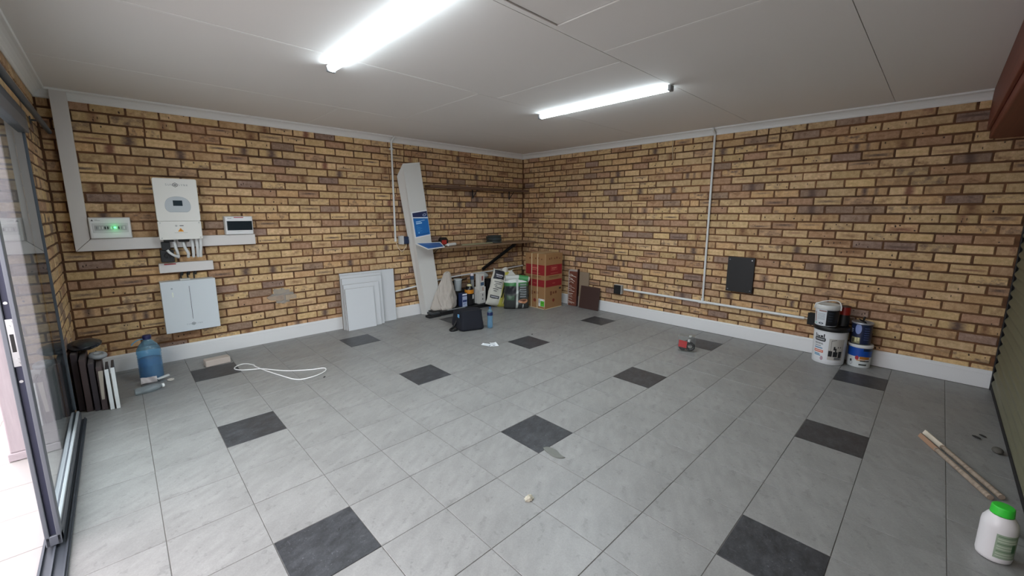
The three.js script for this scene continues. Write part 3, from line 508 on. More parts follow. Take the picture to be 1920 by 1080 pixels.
{ // long carton of packed cornices, standing tilted against the wall
  const t = thing('cornice_carton', 'tall white carton with a blue label, leaning sideways by the shelf', 'carton', [-2.165, 0.002, 0.05]); t.rotation.z = 0.142;
  const W = 0.29, L = 2.13, D = 0.105, g = hexa([[0.025, 0, D], [W, 0, D], [W, 0, 0.0], [0, 0, 0.0], [0.025, L, D], [W, L - 0.0, D], [W, L - 0.02, 0], [-0.03, L - 0.15, 0]]);
  mesh('carton_body', g, M('#cfcfcb', 0.6), t);
  mesh('folded_flap', merged([prism([[0.03, L - 0.004], [0.11, L - 0.016], [0.2, L - 0.014], [W, L - 0.002], [W, L + 0.004], [0.03, L + 0.004]], 0.004)]), M('#d8d8d4', 0.6), t, [0, 0, D - 0.002]);
  mesh('printed_label', mapPlane(0.235, 0.33), printed(print(470, 660, '#1668b0', (g2, w, h) => {
    g2.fillStyle = '#1b2a55'; g2.fillRect(0, 0, w, 150); g2.fillStyle = '#dfe9f3'; g2.beginPath(); g2.moveTo(0, 112); g2.lineTo(w, 178); g2.lineTo(w, 206); g2.lineTo(0, 136); g2.fill();
    g2.strokeStyle = '#b9cbe4'; g2.lineWidth = 13; g2.beginPath(); g2.ellipse(375, 96, 52, 26, -0.1, 0, 7); g2.stroke();
    g2.fillStyle = '#9cc5ea'; g2.fillRect(70, 240, 160, 26); g2.fillRect(70, 282, 190, 38); g2.fillRect(240, 232, 120, 14);
    g2.fillStyle = '#3f8bc9'; for (let i = 0; i < 5; i++) g2.fillRect(70, 370 + i * 36, 60 + (i * 53) % 110, 12); g2.fillStyle = '#0f3f77'; g2.fillRect(40, 610, w - 80, 14); g2.fillStyle = '#7db6e2'; g2.beginPath(); g2.arc(118, 560, 20, 0, 7); g2.fill();
  })), t, [0.168, 1.31, D + 0.0012]);
  mesh('label_border', span(0.034, 0.302 - 0.012, 1.13, 1.49, D, D + 0.0007), M('#dfe3e6', 0.4), t);
}
// tall cardboard box in the corner with red bands and straps
{ const t = thing('cardboard_box', 'tall brown cardboard box with two red printed bands, in the far corner', 'box', [-0.415, 0, 0.89]);
  const W = 0.41, Dp = 0.42, Hh = 0.86, X0 = -W / 2, kraft = '#9a744c';
  const face = (s) => print(512, 1074, kraft, (g, w, h) => {
    for (let i = 0; i < 60; i++) { g.fillStyle = `rgba(70,45,20,${0.02 + 0.03 * hash2(i, s, 4)})`; g.fillRect(i * w / 60, 0, 4, h); }
    const Y = (v) => h * (1 - v / Hh); g.fillStyle = '#8e1a1f'; g.fillRect(14, Y(0.69), w - 28, Y(0.53) - Y(0.69)); g.fillRect(14, Y(0.455), w - 28, Y(0.345) - Y(0.455));
    g.strokeStyle = '#c26a5c'; g.lineWidth = 5; g.strokeRect(w * 0.32, Y(0.665), w * 0.36, 74); g.fillStyle = '#c26a5c'; g.fillRect(w * 0.36, Y(0.648), w * 0.28, 24); g.fillRect(w * 0.36, Y(0.615), w * 0.2, 10); g.fillRect(w * 0.3, Y(0.56), w * 0.45, 6); g.fillRect(w * 0.42, Y(0.4), w * 0.16, 8);
    g.fillStyle = '#5f3a20'; g.fillRect(w * 0.2, Y(0.508), w * 0.6, 9); g.fillRect(w * 0.25, Y(0.49), w * 0.5, 6);
    g.fillStyle = '#6b3a22'; for (const [x, y, a, b] of [[0.2, 0.80, 0.06, 30], [0.32, 0.81, 0.04, 40], [0.5, 0.80, 0.05, 30], [0.62, 0.81, 0.07, 36], [0.8, 0.79, 0.05, 22]]) g.fillRect(w * x, Y(y), w * a, b);
    g.fillRect(w * 0.3, Y(0.27), w * 0.09, 80); g.fillRect(w * 0.45, Y(0.26), w * 0.08, 44); g.fillRect(w * 0.58, Y(0.265), w * 0.1, 50); g.fillStyle = '#7c2f20'; g.beginPath(); g.arc(w * 0.5, Y(0.12), 34, 0, 7); g.fill();
  });
  mesh('carton_body', span(X0, -X0, 0.0, Hh - 0.004, -Dp / 2, Dp / 2, 0.004), M(kraft, 0.8), t);
  mesh('printed_side', mapPlane(W - 0.008, Hh - 0.012), printed(face(1), 0.8), t, [0, Hh / 2, Dp / 2 + 0.0012]);
  mesh('printed_side', mapPlane(Dp - 0.008, Hh - 0.012), printed(face(2), 0.8), t, [X0 - 0.0012, Hh / 2, 0], [0, -Math.PI / 2, 0]);
  mesh('lid_flap', merged([span(X0, -0.002, Hh - 0.004, Hh, -Dp / 2, Dp / 2), span(0.002, -X0, Hh - 0.004, Hh, -Dp / 2, Dp / 2)]), M('#a58058', 0.8), t);
  const sm = M('#d8c9a3', 0.5);
  for (const z of [0.055, -0.07]) mesh('strap', merged([span(X0 - 0.004, X0 - 0.0016, 0.0, Hh + 0.003, z - 0.006, z + 0.006), span(X0 - 0.004, -X0, Hh, Hh + 0.003, z - 0.006, z + 0.006)]), sm, t);
  mesh('edge_tape', merged([span(X0 - 0.0035, X0 + 0.012, 0, Hh, Dp / 2 - 0.012, Dp / 2 + 0.0035, 0.001)]), M('#a98660', 0.5), t);
  mesh('base_edge', merged([span(X0 - 0.003, -X0 + 0.003, 0, 0.008, Dp / 2, Dp / 2 + 0.003), span(X0 - 0.003, X0, 0, 0.008, -Dp / 2, Dp / 2)]), sm, t);
  mesh('hand_slot', span(0.13, 0.18, 0.29, 0.315, Dp / 2 + 0.001, Dp / 2 + 0.003), mat.black, t);
  mesh('green_sticker', mapPlane(0.125, 0.12), printed(print(256, 250, '#dfe2de', (g) => { g.fillStyle = '#56b52e'; g.fillRect(86, 66, 160, 176); g.fillStyle = '#2b6a1a'; g.fillRect(130, 120, 70, 20); g.fillStyle = '#9aa3a8'; g.fillRect(14, 20, 60, 12); g.fillRect(14, 46, 50, 100); g.fillStyle = '#e5946e'; g.fillRect(200, 18, 40, 24); })), t, [X0 - 0.0045, 0.1, 0.145], [0, -Math.PI / 2, 0]);
}
// things leaning on the right wall beside the box
{ const t = thing('tile_packet', 'narrow packet of brown tiles in torn plastic, between the box and the brown tile', 'packet', [-0.085, 0.001, 1.215]); t.rotation.set(0, -Math.PI / 2 + 0.12, 0);
  const inner = new THREE.Group(); inner.name = 'packet'; t.add(inner); inner.rotation.x = -0.035;
  mesh('packed_tiles', span(-0.075, 0.075, 0.0, 0.57, -0.045, 0.0, 0.004), new THREE.MeshStandardMaterial({ map: woodTex([92, 48, 38], [126, 78, 60], 17), roughness: 0.4 }), inner);
  const pl = M('#cfc3b8', 0.25);
  for (let i = 0; i < 15; i++) { const y = 0.035 + i * 0.034 + rr(-0.012, 0.012), w = rr(0.05, 0.13); mesh('plastic_strip', tube([[-0.07, y + rr(-0.01, 0.01), 0.001], [-0.07 + w * 0.5, y + rr(-0.008, 0.008), 0.005], [-0.07 + w, y - rr(0.002, 0.02), 0.001]], rr(0.003, 0.0075), 10, 6), pl, inner); }
  mesh('wrap_edge', merged([span(-0.086, -0.072, 0, 0.56, -0.05, 0.004, 0.003), span(-0.08, 0.08, 0.555, 0.585, -0.05, 0.006, 0.01)]), M('#a7a099', 0.3), inner);
  mesh('dark_edge', span(0.072, 0.084, 0, 0.6, -0.05, 0.005, 0.003), M('#3a1d1a', 0.4), inner);
  const b = tag(mesh('grey_board', span(-0.012, 0, 0, 0.56, -0.09, 0.09, 0.002), M('#8b7a66', 0.7), scene, [-0.032, 0.001, 1.40], [0, 0, -0.016]), 'plain grey-brown board behind the tile packet, against the right wall', 'board'); void b;
  const q = thing('brown_tile', 'square brown ceramic tile leaning on the right wall near the corner', 'tile', [-0.098, 0.001, 1.545]); q.rotation.set(0, 0, 0);
  mesh('glazed_face', span(-0.006, 0, 0.0, 0.352, -0.18, 0.176, 0.004), mat.brown, q, null, [0, 0, -0.13]); mesh('clay_back', span(0, 0.006, 0.003, 0.349, -0.176, 0.172, 0.002), M('#2a1613', 0.8), q, null, [0, 0, -0.13]); }

// ------------------------------------------------------------------ clutter along the back wall
{ const t = thing('case_lid', 'long low black tray of bars on the floor under the clutter', 'tray', [-1.66, 0.0, 0.22]);
  mesh('tray_body', merged([span(-0.36, 0.60, 0.0, 0.065, -0.14, 0.12, 0.008), span(-0.36, 0.60, 0.055, 0.07, 0.095, 0.16, 0.004)]), mat.dark, t);
  mesh('rail', span(-0.56, -0.36, 0.0, 0.03, 0.02, 0.13, 0.004), mat.rubber, t); mesh('rail', span(-0.50, -0.36, 0.032, 0.06, -0.03, 0.10, 0.004), M('#3a3d40', 0.5), t); mesh('rail', span(-0.46, -0.36, 0.06, 0.0695, -0.06, 0.06, 0.003), mat.dark, t); }
{ // cloth
  const t = tag(mesh('dust_sheet', surf((u, v) => {
    const a = u * Math.PI * 2, c = Math.cos(a), sn = Math.sin(a), lump = fbm(c * 1.6 + 9, sn * 1.6 + v * 3.2, 55) - 0.5, cr = fbm(c * 5 + 3, sn * 5 + v * 9, 57) - 0.5;
    const fold = 0.07 * Math.sin(a * 4 + 1 + v * 2) + 0.05 * Math.sin(a * 9 - v * 6) + 0.55 * lump + 0.3 * cr;
    const prof = v < 0.05 ? 0.9 + v * 2 : v < 0.42 ? 1 - 0.2 * (v / 0.42) : v < 0.47 ? 0.8 - 1.6 * (v - 0.42) : v < 0.9 ? 0.72 - 0.40 * Math.pow((v - 0.47) / 0.43, 1.25) : 0.32 * Math.sqrt(Math.max(0, 1 - ((v - 0.9) / 0.1) ** 2));
    const r = prof * (1 + fold * (0.9 - 0.3 * v)), sag = v < 0.6 ? 0.05 * Math.max(0, -c) * (0.6 - v) : 0;
    return [c * (0.185 + 0.03 * Math.max(0, -c)) * r + 0.055 * (v - 0.3), v * 0.545 + 0.02 * cr * v - sag * 0.3 * v, sn * 0.135 * r];
  }, 110, 60), M('#b5aea5', 0.95, { side: THREE.DoubleSide }), scene, [-1.83, 0.071, 0.2]), 'grey-white dust sheet heaped to a peak, beside the tall leaning carton', 'dust sheet'); void t; }
{ const t = thing('small_carton', 'small blue and white carton right of the dust sheet', 'carton', [-1.585, 0.071, 0.30], 0.0);
  mesh('carton_body', span(-0.05, 0.045, 0, 0.205, -0.05, 0.045, 0.003), M('#22335c', 0.5), t);
  mesh('front_print', mapPlane(0.088, 0.198), printed(print(160, 360, '#a9b4cf', (g) => { g.fillStyle = '#26386b'; g.fillRect(0, 40, 160, 30); g.fillRect(10, 170, 140, 60); g.fillStyle = '#e4e8ef'; g.fillRect(0, 0, 160, 36); g.fillStyle = '#5d73a5'; g.fillRect(20, 260, 110, 14); g.fillRect(20, 290, 80, 14); })), t, [-0.0025, 0.102, 0.0462]); }
{ const t = thing('dark_bottle', 'dark bottle with an orange label and yellow neck, among the clutter', 'bottle', [-1.445, 0.071, 0.275]);
  mesh('body', lathe([[0, 0], [0.066, 0], [0.07, 0.01], [0.07, 0.23], [0.06, 0.27], [0.03, 0.31], [0.026, 0.33], [0.026, 0.345], [0, 0.345]]), M('#131418', 0.25), t);
  mesh('orange_label', cyl(0.0712, 0.0712, 0.06, 32, true), mat.orange, t, [0, 0.215, 0]); mesh('cream_collar', cyl(0.03, 0.045, 0.05, 24, true), M('#cfc99a', 0.5), t, [0, 0.305, 0]); mesh('cap', cyl(0.019, 0.021, 0.06, 20), M('#6e5320', 0.5), t, [0, 0.372, 0]);
  mesh('white_sticker', surf((u, v) => { const a = 0.1 + u * 0.75; return [Math.sin(a) * 0.0716, 0.1 + v * 0.07, Math.cos(a) * 0.0716]; }, 8, 2), M('#d9d9d6', 0.5), t); }
{ const t = thing('plastic_tub', 'pale grey plastic tub behind the small blue carton', 'tub', [-1.55, 0.29, 0.125]);
  mesh('tub_body', lathe([[0, 0], [0.055, 0], [0.062, 0.17], [0.057, 0.17], [0.05, 0.006], [0, 0.006]]), M('#a9b2b4', 0.45), t); mesh('lid', lathe([[0, 0.182], [0.064, 0.182], [0.067, 0.178], [0.067, 0.166], [0.063, 0.166]]), M('#bfc8c9', 0.45), t);
  const s = thing('storage_crate', 'black plastic crate at the back wall, carrying the pale grey tub', 'crate', [-1.46, 0.071, 0.108]);
  mesh('crate_body', merged([span(-0.155, 0.155, 0, 0.215, -0.075, 0.075, 0.01), span(-0.16, 0.16, 0.195, 0.218, -0.08, 0.08, 0.005)]), mat.dark, s); }
tag(mesh('folded_umbrella', merged([bar([-1.75, 0.395, 0.03], [-1.40, 0.43, 0.03], 0.018, 12, 0.024), bar([-1.40, 0.43, 0.03], [-1.30, 0.44, 0.03], 0.010, 10)]), M('#15191a', 0.8), scene), 'dark rolled umbrella resting above the crate by the low pipe', 'umbrella');
{ const t = thing('caulking_tube', 'grey upright cardboard tube with a blue top behind the white carton', 'tube', [-1.345, 0.071, 0.222]);
  mesh('tube_body', cyl(0.03, 0.03, 0.44, 20).translate(0, 0.22, 0), M('#8f9190', 0.5), t); mesh('blue_band', cyl(0.0308, 0.0308, 0.06, 20, true), M('#26405c', 0.5), t, [0, 0.41, 0]); mesh('cap', cyl(0.026, 0.03, 0.04, 20), M('#d4ccd0', 0.5), t, [0, 0.46, 0]); }
{ const t = thing('paper_carton', 'tall white carton with small pictures, left of the leaning cement bag', 'carton', [-1.245, 0.071, 0.285], 0.12);
  const pr = printed(print(200, 700, '#cfcec9', (g) => { g.fillStyle = '#9c5b52'; g.fillRect(74, 40, 74, 110); g.fillStyle = '#32506e'; g.fillRect(30, 190, 150, 80); g.fillStyle = '#b58f7d'; g.fillRect(110, 310, 50, 90); g.fillStyle = '#3d3f42'; g.beginPath(); g.ellipse(120, 500, 18, 34, 0, 0, 7); g.fill(); g.beginPath(); g.ellipse(120, 600, 22, 22, 0, 0, 7); g.fill(); g.fillStyle = '#f1f1ee'; g.fillRect(0, 420, 200, 14); }));
  mesh('carton_body', merged([span(-0.07, 0.08, 0, 0.26, -0.05, 0.055, 0.004), span(-0.05, 0.055, 0.26, 0.47, -0.04, 0.045, 0.004)]), M('#cfcec9', 0.6), t);
  mesh('front_print', mapPlane(0.1, 0.455), pr, t, [0.0, 0.233, 0.0566]); mesh('side_flap', hexa([[-0.115, 0.02, 0.05], [-0.07, 0.0, 0.055], [-0.07, 0.0, 0.0], [-0.115, 0.02, 0.0], [-0.125, 0.2, 0.05], [-0.07, 0.22, 0.055], [-0.07, 0.22, 0.0], [-0.125, 0.2, 0.0]]), M('#bdbdb9', 0.6), t); }
{ const t = thing('pipe_offcuts', 'bundled grey pipe behind the dust sheet on the back wall', 'pipe', [0, 0, 0]);
  mesh('pipe', bar([-2.02, 0.36, 0.06], [-1.72, 0.40, 0.06], 0.02, 12), M('#4b4d50', 0.5), t); mesh('end_cap', bar([-2.05, 0.356, 0.06], [-2.02, 0.36, 0.06], 0.024, 12), mat.black, t); }
// bags
{ const t = thing('cement_bag', 'white and yellow cement bag standing tilted in the clutter', 'bag', [-1.06, 0.02, 0.452]); t.rotation.set(-0.10, -0.32, -0.32);
  const pr = printed(print(400, 700, '#c9c8bd', (g, w) => {
    g.fillStyle = '#1d1f2b'; g.beginPath(); g.moveTo(20, 20); g.lineTo(216, 0); g.lineTo(216, 170); g.lineTo(20, 190); g.fill(); g.fillStyle = '#b9b9c0'; g.fillRect(50, 90, 140, 26); g.fillRect(60, 132, 110, 12);
    g.fillStyle = '#c9c25a'; g.fillRect(222, 0, 178, 700); g.fillStyle = '#20221c'; g.save(); g.translate(262, 120); g.rotate(0.05); g.fillRect(-12, 0, 26, 400); g.restore(); g.fillStyle = '#e4e1b8'; g.fillRect(296, 60, 18, 560);
    g.fillStyle = '#33353a'; for (let i = 0; i < 6; i++) g.fillRect(50 + (i % 2) * 20, 230 + i * 36, 140 - (i % 3) * 40, 12); g.fillRect(30, 500, 170, 60); g.fillStyle = '#a9aab0'; g.fillRect(46, 518, 136, 20);
  }), 0.55);
  mesh('front', sack(0.36, 0.57, 0.13, 3, 0.02), pr, t); mesh('back', sack(0.36, 0.57, 0.13, 4, 0.02, true), M('#b7b6aa', 0.6), t);
  mesh('top_fold', surf((u, v) => [(u - 0.5) * 0.2 + 0.06 * v, 0.53 + v * 0.09 - 0.02 * Math.cos(u * 9), 0.012 * Math.sin(u * 12 + v * 3) + 0.004], 20, 6), M('#c6c4ba', 0.6, { side: THREE.DoubleSide }), t); }
{ const t = thing('compost_bag', 'dark compost bag with a green band and folded white top, by the cardboard box', 'bag', [-0.88, 0.002, 0.74], -0.62);
  const pr = printed(print(420, 600, '#3b3e3d', (g, w, h) => {
    g.fillStyle = '#cfd3d0'; g.fillRect(0, 0, w, 96); g.fillStyle = '#3a7d45'; g.fillRect(0, 96, w, 62); g.fillStyle = '#bcc3bf'; g.fillRect(190, 40, 34, 560);
    g.fillStyle = '#8d9496'; for (let i = 0; i < 6; i++) g.fillRect(252, 120 + i * 44, 110, 26); g.fillStyle = '#c08a66'; g.beginPath(); g.ellipse(310, 440, 84, 44, 0, 0, 7); g.fill(); g.fillStyle = '#6d4434'; g.beginPath(); g.ellipse(310, 425, 60, 20, 0, 0, 7); g.fill();
    g.fillStyle = '#23252a'; g.fillRect(10, 170, 170, 130); g.fillStyle = '#47604c'; g.fillRect(30, 330, 130, 90); g.fillStyle = '#c9cdca'; g.fillRect(300, 500, 20, 90);
  }), 0.4);
  mesh('front', sack(0.40, 0.50, 0.2, 11, 0.03), pr, t); mesh('back', sack(0.40, 0.50, 0.2, 12, 0.03, true), M('#3b3e3d', 0.5), t);
  mesh('rolled_top', merged([bar([-0.18, 0.49, 0.03], [0.03, 0.495, 0.03], 0.045, 14, 0.04)]), M('#c4c8c4', 0.5), t); mesh('green_roll', bar([0.03, 0.495, 0.03], [0.17, 0.47, 0.05], 0.042, 14, 0.05), M('#3d8a4c', 0.45), t); mesh('white_end', bar([0.165, 0.472, 0.05], [0.195, 0.468, 0.052], 0.046, 14, 0.03), M('#cfcfc6', 0.5), t);
  mesh('loose_tip', surf((u, v) => [-0.2 + u * 0.18 + v * 0.03, 0.5 + v * 0.11 * (1 - Math.abs(2 * u - 1)), 0.02 - v * 0.03 + 0.01 * Math.sin(u * 8)], 10, 6), M('#b9bab4', 0.6, { side: THREE.DoubleSide }), t);
}
tag(mesh('white_carrier_bag', surf((u, v) => { const a = u * Math.PI * 2, n = 1 + 0.35 * (fbm(Math.cos(a) * 2 + 3, v * 5 + Math.sin(a) * 2, 61) - 0.5), r = Math.sin(Math.min(1, v * 1.05) * Math.PI * 0.95 + 0.12); return [Math.cos(a) * 0.13 * r * n, v * 0.14, Math.sin(a) * 0.06 * r * n]; }, 36, 16), M('#bfc5c6', 0.35), scene, [-1.06, 0.40, 0.125]), 'pale crumpled plastic bag behind the cement bag', 'plastic bag');
tag(mesh('black_bin', lathe([[0, 0], [0.085, 0], [0.1, 0.39], [0.105, 0.395], [0.1, 0.4], [0.08, 0.02], [0, 0.02]]), mat.black, scene, [-0.95, 0.0, 0.13]), 'black round bin at the wall, mostly hidden by the cement bag', 'bin');
tag(mesh('metal_strip', RB(0.32, 0.006, 0.034, 0.002), M('#aeb3b4', 0.4, { metalness: 0.4 }), scene, [-1.76, 0.0745, 0.357], [0, -0.03, 0]), 'grey metal strip lying on the black tray, behind the cool bag', 'metal strip');
{ // cool bag
  const t = thing('cool_bag', 'dark navy cool bag on the floor in front of the clutter', 'bag', [-2.09, 0, 1.05]);
  const bag = surf((u, v) => {                                   // body: rounded rectangle loft, narrowing upwards
    const a = u * Math.PI * 2, c = Math.cos(a), s = Math.sin(a), e = 0.28, sx = Math.sign(c) * Math.pow(Math.abs(c), e), sz = Math.sign(s) * Math.pow(Math.abs(s), e);
    const k = v < 0.06 ? 0.9 + v * 1.6 : 1 - 0.14 * (v - 0.06), dent = 1 + 0.05 * (fbm(c * 2 + 5, s * 2 + v * 4, 71) - 0.5);
    const top = 0.255 - 0.045 * (sz < 0 ? -sz : 0) * v; return [sx * 0.165 * k * dent, v * top + 0.012 * (fbm(c * 3, s * 3, 72) - 0.5) * v, sz * 0.20 * k * dent];
  }, 64, 18);
  mesh('body', bag, mat.navy, t, null, [0, -0.3, 0]);
  mesh('lid', surf((u, v) => { const a = u * Math.PI * 2, c = Math.cos(a), s = Math.sin(a), e = 0.3, r = v; const sx = Math.sign(c) * Math.pow(Math.abs(c), e), sz = Math.sign(s) * Math.pow(Math.abs(s), e); return [sx * 0.144 * r, 0.262 - 0.045 * (sz < 0 ? -sz * r : 0) - 0.01 * r * r * r, sz * 0.176 * r]; }, 48, 8), M('#131722', 0.8, { side: THREE.DoubleSide }), t, null, [0, -0.3, 0]);
  mesh('zip', tube([[-0.14, 0.253, 0.165], [0, 0.26, 0.172], [0.14, 0.253, 0.165]], 0.004, 20, 6), mat.black, t, null, [0, -0.3, 0]);
  mesh('shoulder_strap', tube([[-0.14, 0.12, 0.0], [-0.2, 0.03, 0.02], [-0.26, 0.012, 0.06], [-0.25, 0.012, 0.12], [-0.18, 0.01, 0.1]], 0.014, 30, 8), mat.black, t, null, [0, -0.3, 0]);
  mesh('blue_tag', hexa([[-0.03, -0.02, 0], [0.03, -0.02, 0], [0.03, -0.02, -0.004], [-0.03, -0.02, -0.004], [-0.02, 0.02, 0], [0.035, 0.025, 0], [0.035, 0.025, -0.004], [-0.02, 0.02, -0.004]]), M('#6aa9d6', 0.5), t, [-0.188, 0.19, 0.05], [0, -Math.PI / 2 - 0.3, 0]); }
{ const blueP = MP({ color: '#c2e4f4', roughness: 0.1, transmission: 0.85, thickness: 0, ior: 1.35 });
  const t = thing('water_bottle', 'small blue water bottle standing right of the cool bag', 'bottle', [-1.905, 0, 1.285]);
  mesh('bottle_body', lathe([[0, 0.004], [0.02, 0.001], [0.034, 0.008], [0.036, 0.03], [0.036, 0.085], [0.0325, 0.105], [0.0325, 0.115], [0.036, 0.135], [0.037, 0.2], [0.033, 0.225], [0.018, 0.25], [0.013, 0.258], [0.013, 0.266], [0, 0.266]]), blueP, t);
  mesh('label', lathe([[0.0368, 0.172], [0.0378, 0.178], [0.0378, 0.208], [0.036, 0.212]]), M('#12234f', 0.4), t); mesh('cap', cyl(0.0145, 0.0145, 0.02, 20), M('#2d5f94', 0.4), t, [0, 0.272, 0]);
  mesh('water', lathe([[0, 0.007], [0.031, 0.011], [0.033, 0.03], [0.033, 0.085], [0.0295, 0.105], [0.0295, 0.115], [0.033, 0.135], [0.033, 0.16], [0, 0.16]]), MP({ color: '#bfe2f2', roughness: 0.04, transmission: 0.85, thickness: 0, ior: 1.33 }), t);
  // big jug by the left corner
  const j = thing('water_jug', 'large ribbed blue water jug with a navy cap, near the left corner', 'jug', [-5.205, 0, 0.46], 0.2);
  const prof = [[0, 0.003], [0.06, 0.0], [0.08, 0.008], [0.084, 0.03]]; for (let i = 0; i < 9; i++) { const y = 0.05 + i * 0.022; prof.push([0.0855, y], [0.081, y + 0.011]); } prof.push([0.0865, 0.255], [0.082, 0.285], [0.062, 0.325], [0.036, 0.358], [0.026, 0.368], [0.026, 0.384], [0, 0.384]);
  mesh('jug_body', lathe(prof, 40), MP({ color: '#a6d2eb', roughness: 0.1, transmission: 0.82, thickness: 0, ior: 1.35 }), j);
  mesh('cap', lathe([[0, 0.41], [0.026, 0.41], [0.031, 0.404], [0.031, 0.376], [0.027, 0.374]]), M('#1c2350', 0.4), j);
  mesh('handle', tube([[-0.02, 0.378, 0], [-0.06, 0.382, 0.01], [-0.1, 0.362, 0.02], [-0.112, 0.345, 0.02]], 0.005, 20, 8), M('#4d7f9d', 0.35), j);
  mesh('water', lathe([[0, 0.006], [0.074, 0.01], [0.078, 0.03], [0.078, 0.2], [0, 0.2]], 36), MP({ color: '#80c0e2', roughness: 0.05, transmission: 0.8, thickness: 0, ior: 1.33 }), j);
}
// left corner: upright dark boards and rubbish
{ const spots = [[-5.628, 0.72, 0.44, 0.034, 'first'], [-5.586, 0.77, 0.405, 0.035, 'second'], [-5.545, 0.79, 0.37, 0.032, 'third'], [-5.506, 0.81, 0.34, 0.034, 'fourth']];
  spots.forEach(([x, z, h, w, n], i) => { const t = thing('dark_plank', `dark brown plank stood upright in the left corner, ${n} from the sliding door`, 'plank', [x, 0.001, z], 0.006 * (i - 1), 'dark planks in the left corner'); mesh('plank', span(-w / 2, w / 2, 0, h, -0.17, 0.17, 0.004), new THREE.MeshStandardMaterial({ color: i % 2 ? '#4b3d3d' : '#383035', roughness: 0.6 }), t); mesh('top_edge', span(-w / 2 + 0.003, w / 2 - 0.003, h, h + 0.003, -0.165, 0.165), M('#57504f', 0.7), t); });
  for (const [x, z, h, n] of [[-5.465, 0.9, 0.318, 'inner'], [-5.432, 0.905, 0.325, 'outer']]) { const t = thing('white_edged_tile', `upright tile with a white front edge beside the dark planks, ${n} of the pair`, 'tile', [x, 0.001, z], 0, 'white edged tiles in the left corner'); mesh('slab', span(-0.008, 0.008, 0, h, -0.12, 0.1, 0.002), M('#3b3c42', 0.4), t); mesh('white_edge', span(-0.0115, 0.0115, 0, h, 0.1, 0.106, 0.002), M('#d6d8d8', 0.35), t); }
  tag(mesh('wood_wedge', hexa([[-0.008, 0.09, 0.01], [0.008, 0.09, 0.01], [0.008, 0.09, 0], [-0.008, 0.09, 0], [-0.004, 0.31, 0.012], [0.022, 0.31, 0.012], [0.022, 0.31, 0], [-0.004, 0.31, 0]]), M('#a99f92', 0.7), scene, [-5.506, 0, 0.9815]), 'slim pale wedge stuck to the front of the dark planks', 'wedge');
  tag(mesh('dark_plastic_bag', surf((u, v) => { const a = u * Math.PI * 2, r = Math.sin(0.1 + v * 3.0), n = 1 + 0.6 * (fbm(Math.cos(a) * 2 + 5, Math.sin(a) * 2 + v * 6, 66) - 0.5); return [Math.cos(a) * 0.09 * r * n, (1 - Math.cos(v * Math.PI)) * 0.035, Math.sin(a) * 0.13 * r * n]; }, 40, 20), M('#24272d', 0.3), scene, [-5.575, 0.435, 0.72]), 'crumpled dark plastic bag on top of the upright planks', 'plastic bag');
  const r = thing('tape_roll', 'grey roll of tape lying on the dark planks in the left corner', 'tape roll', [-5.505, 0.385, 0.80]); r.rotation.set(0.15, 0, -0.12); mesh('tape', new THREE.TorusGeometry(0.037, 0.017, 10, 30).scale(1, 1, 1.1).rotateX(Math.PI / 2), M('#8e9194', 0.45), r); mesh('core', cyl(0.024, 0.024, 0.034, 24, true), M('#b9b2a5', 0.8, { side: THREE.DoubleSide }), r);
}
{ const clear = MP({ color: '#d5dcdf', roughness: 0.08, transmission: 0.85, thickness: 0, ior: 1.3 });
  const t = thing('clear_bottle', 'empty clear plastic bottle with a white cap lying before the water jug', 'bottle', [-5.245, 0.031, 0.80]); t.rotation.y = 0.18;
  mesh('bottle_body', lathe([[0, -0.09], [0.024, -0.09], [0.029, -0.082], [0.03, 0.03], [0.028, 0.05], [0.014, 0.075], [0.013, 0.088], [0, 0.088]], 28).rotateZ(-Math.PI / 2), clear, t); mesh('cap', cyl(0.0165, 0.0165, 0.014, 22).rotateZ(Math.PI / 2), mat.white, t, [0.094, 0, 0]);
  tag(mesh('torn_wrapper', surf((u, v) => [(u - 0.5) * 0.11, 0.01 + 0.05 * v + 0.014 * fbm(u * 4, v * 4, 12), 0.03 * Math.sin(u * 7 + v * 2) * 0.5], 14, 8), M('#b8b1b0', 0.4, { side: THREE.DoubleSide }), scene, [-5.235, 0.0, 0.60], [-0.4, 0.2, 0]), 'crumpled white wrapper in front of the water jug', 'wrapper');
  tag(mesh('paper_card', B(0.085, 0.0025, 0.035), mat.white, scene, [-5.135, 0.04, 0.585], [0.1, 0.25, 0.12]), 'small white card resting at the right foot of the water jug', 'card');
  const b = thing('bottle_cap', 'small pale ring cap on the floor right of the water jug', 'cap', [-5.09, 0.0, 0.60]); mesh('ring', new THREE.TorusGeometry(0.02, 0.006, 8, 24).rotateX(Math.PI / 2), M('#cfcac2', 0.5), b, [0, 0.006, 0]); mesh('inner_disc', cyl(0.016, 0.016, 0.003, 18), M('#7b6a55', 0.6), b, [0, 0.002, 0]); }

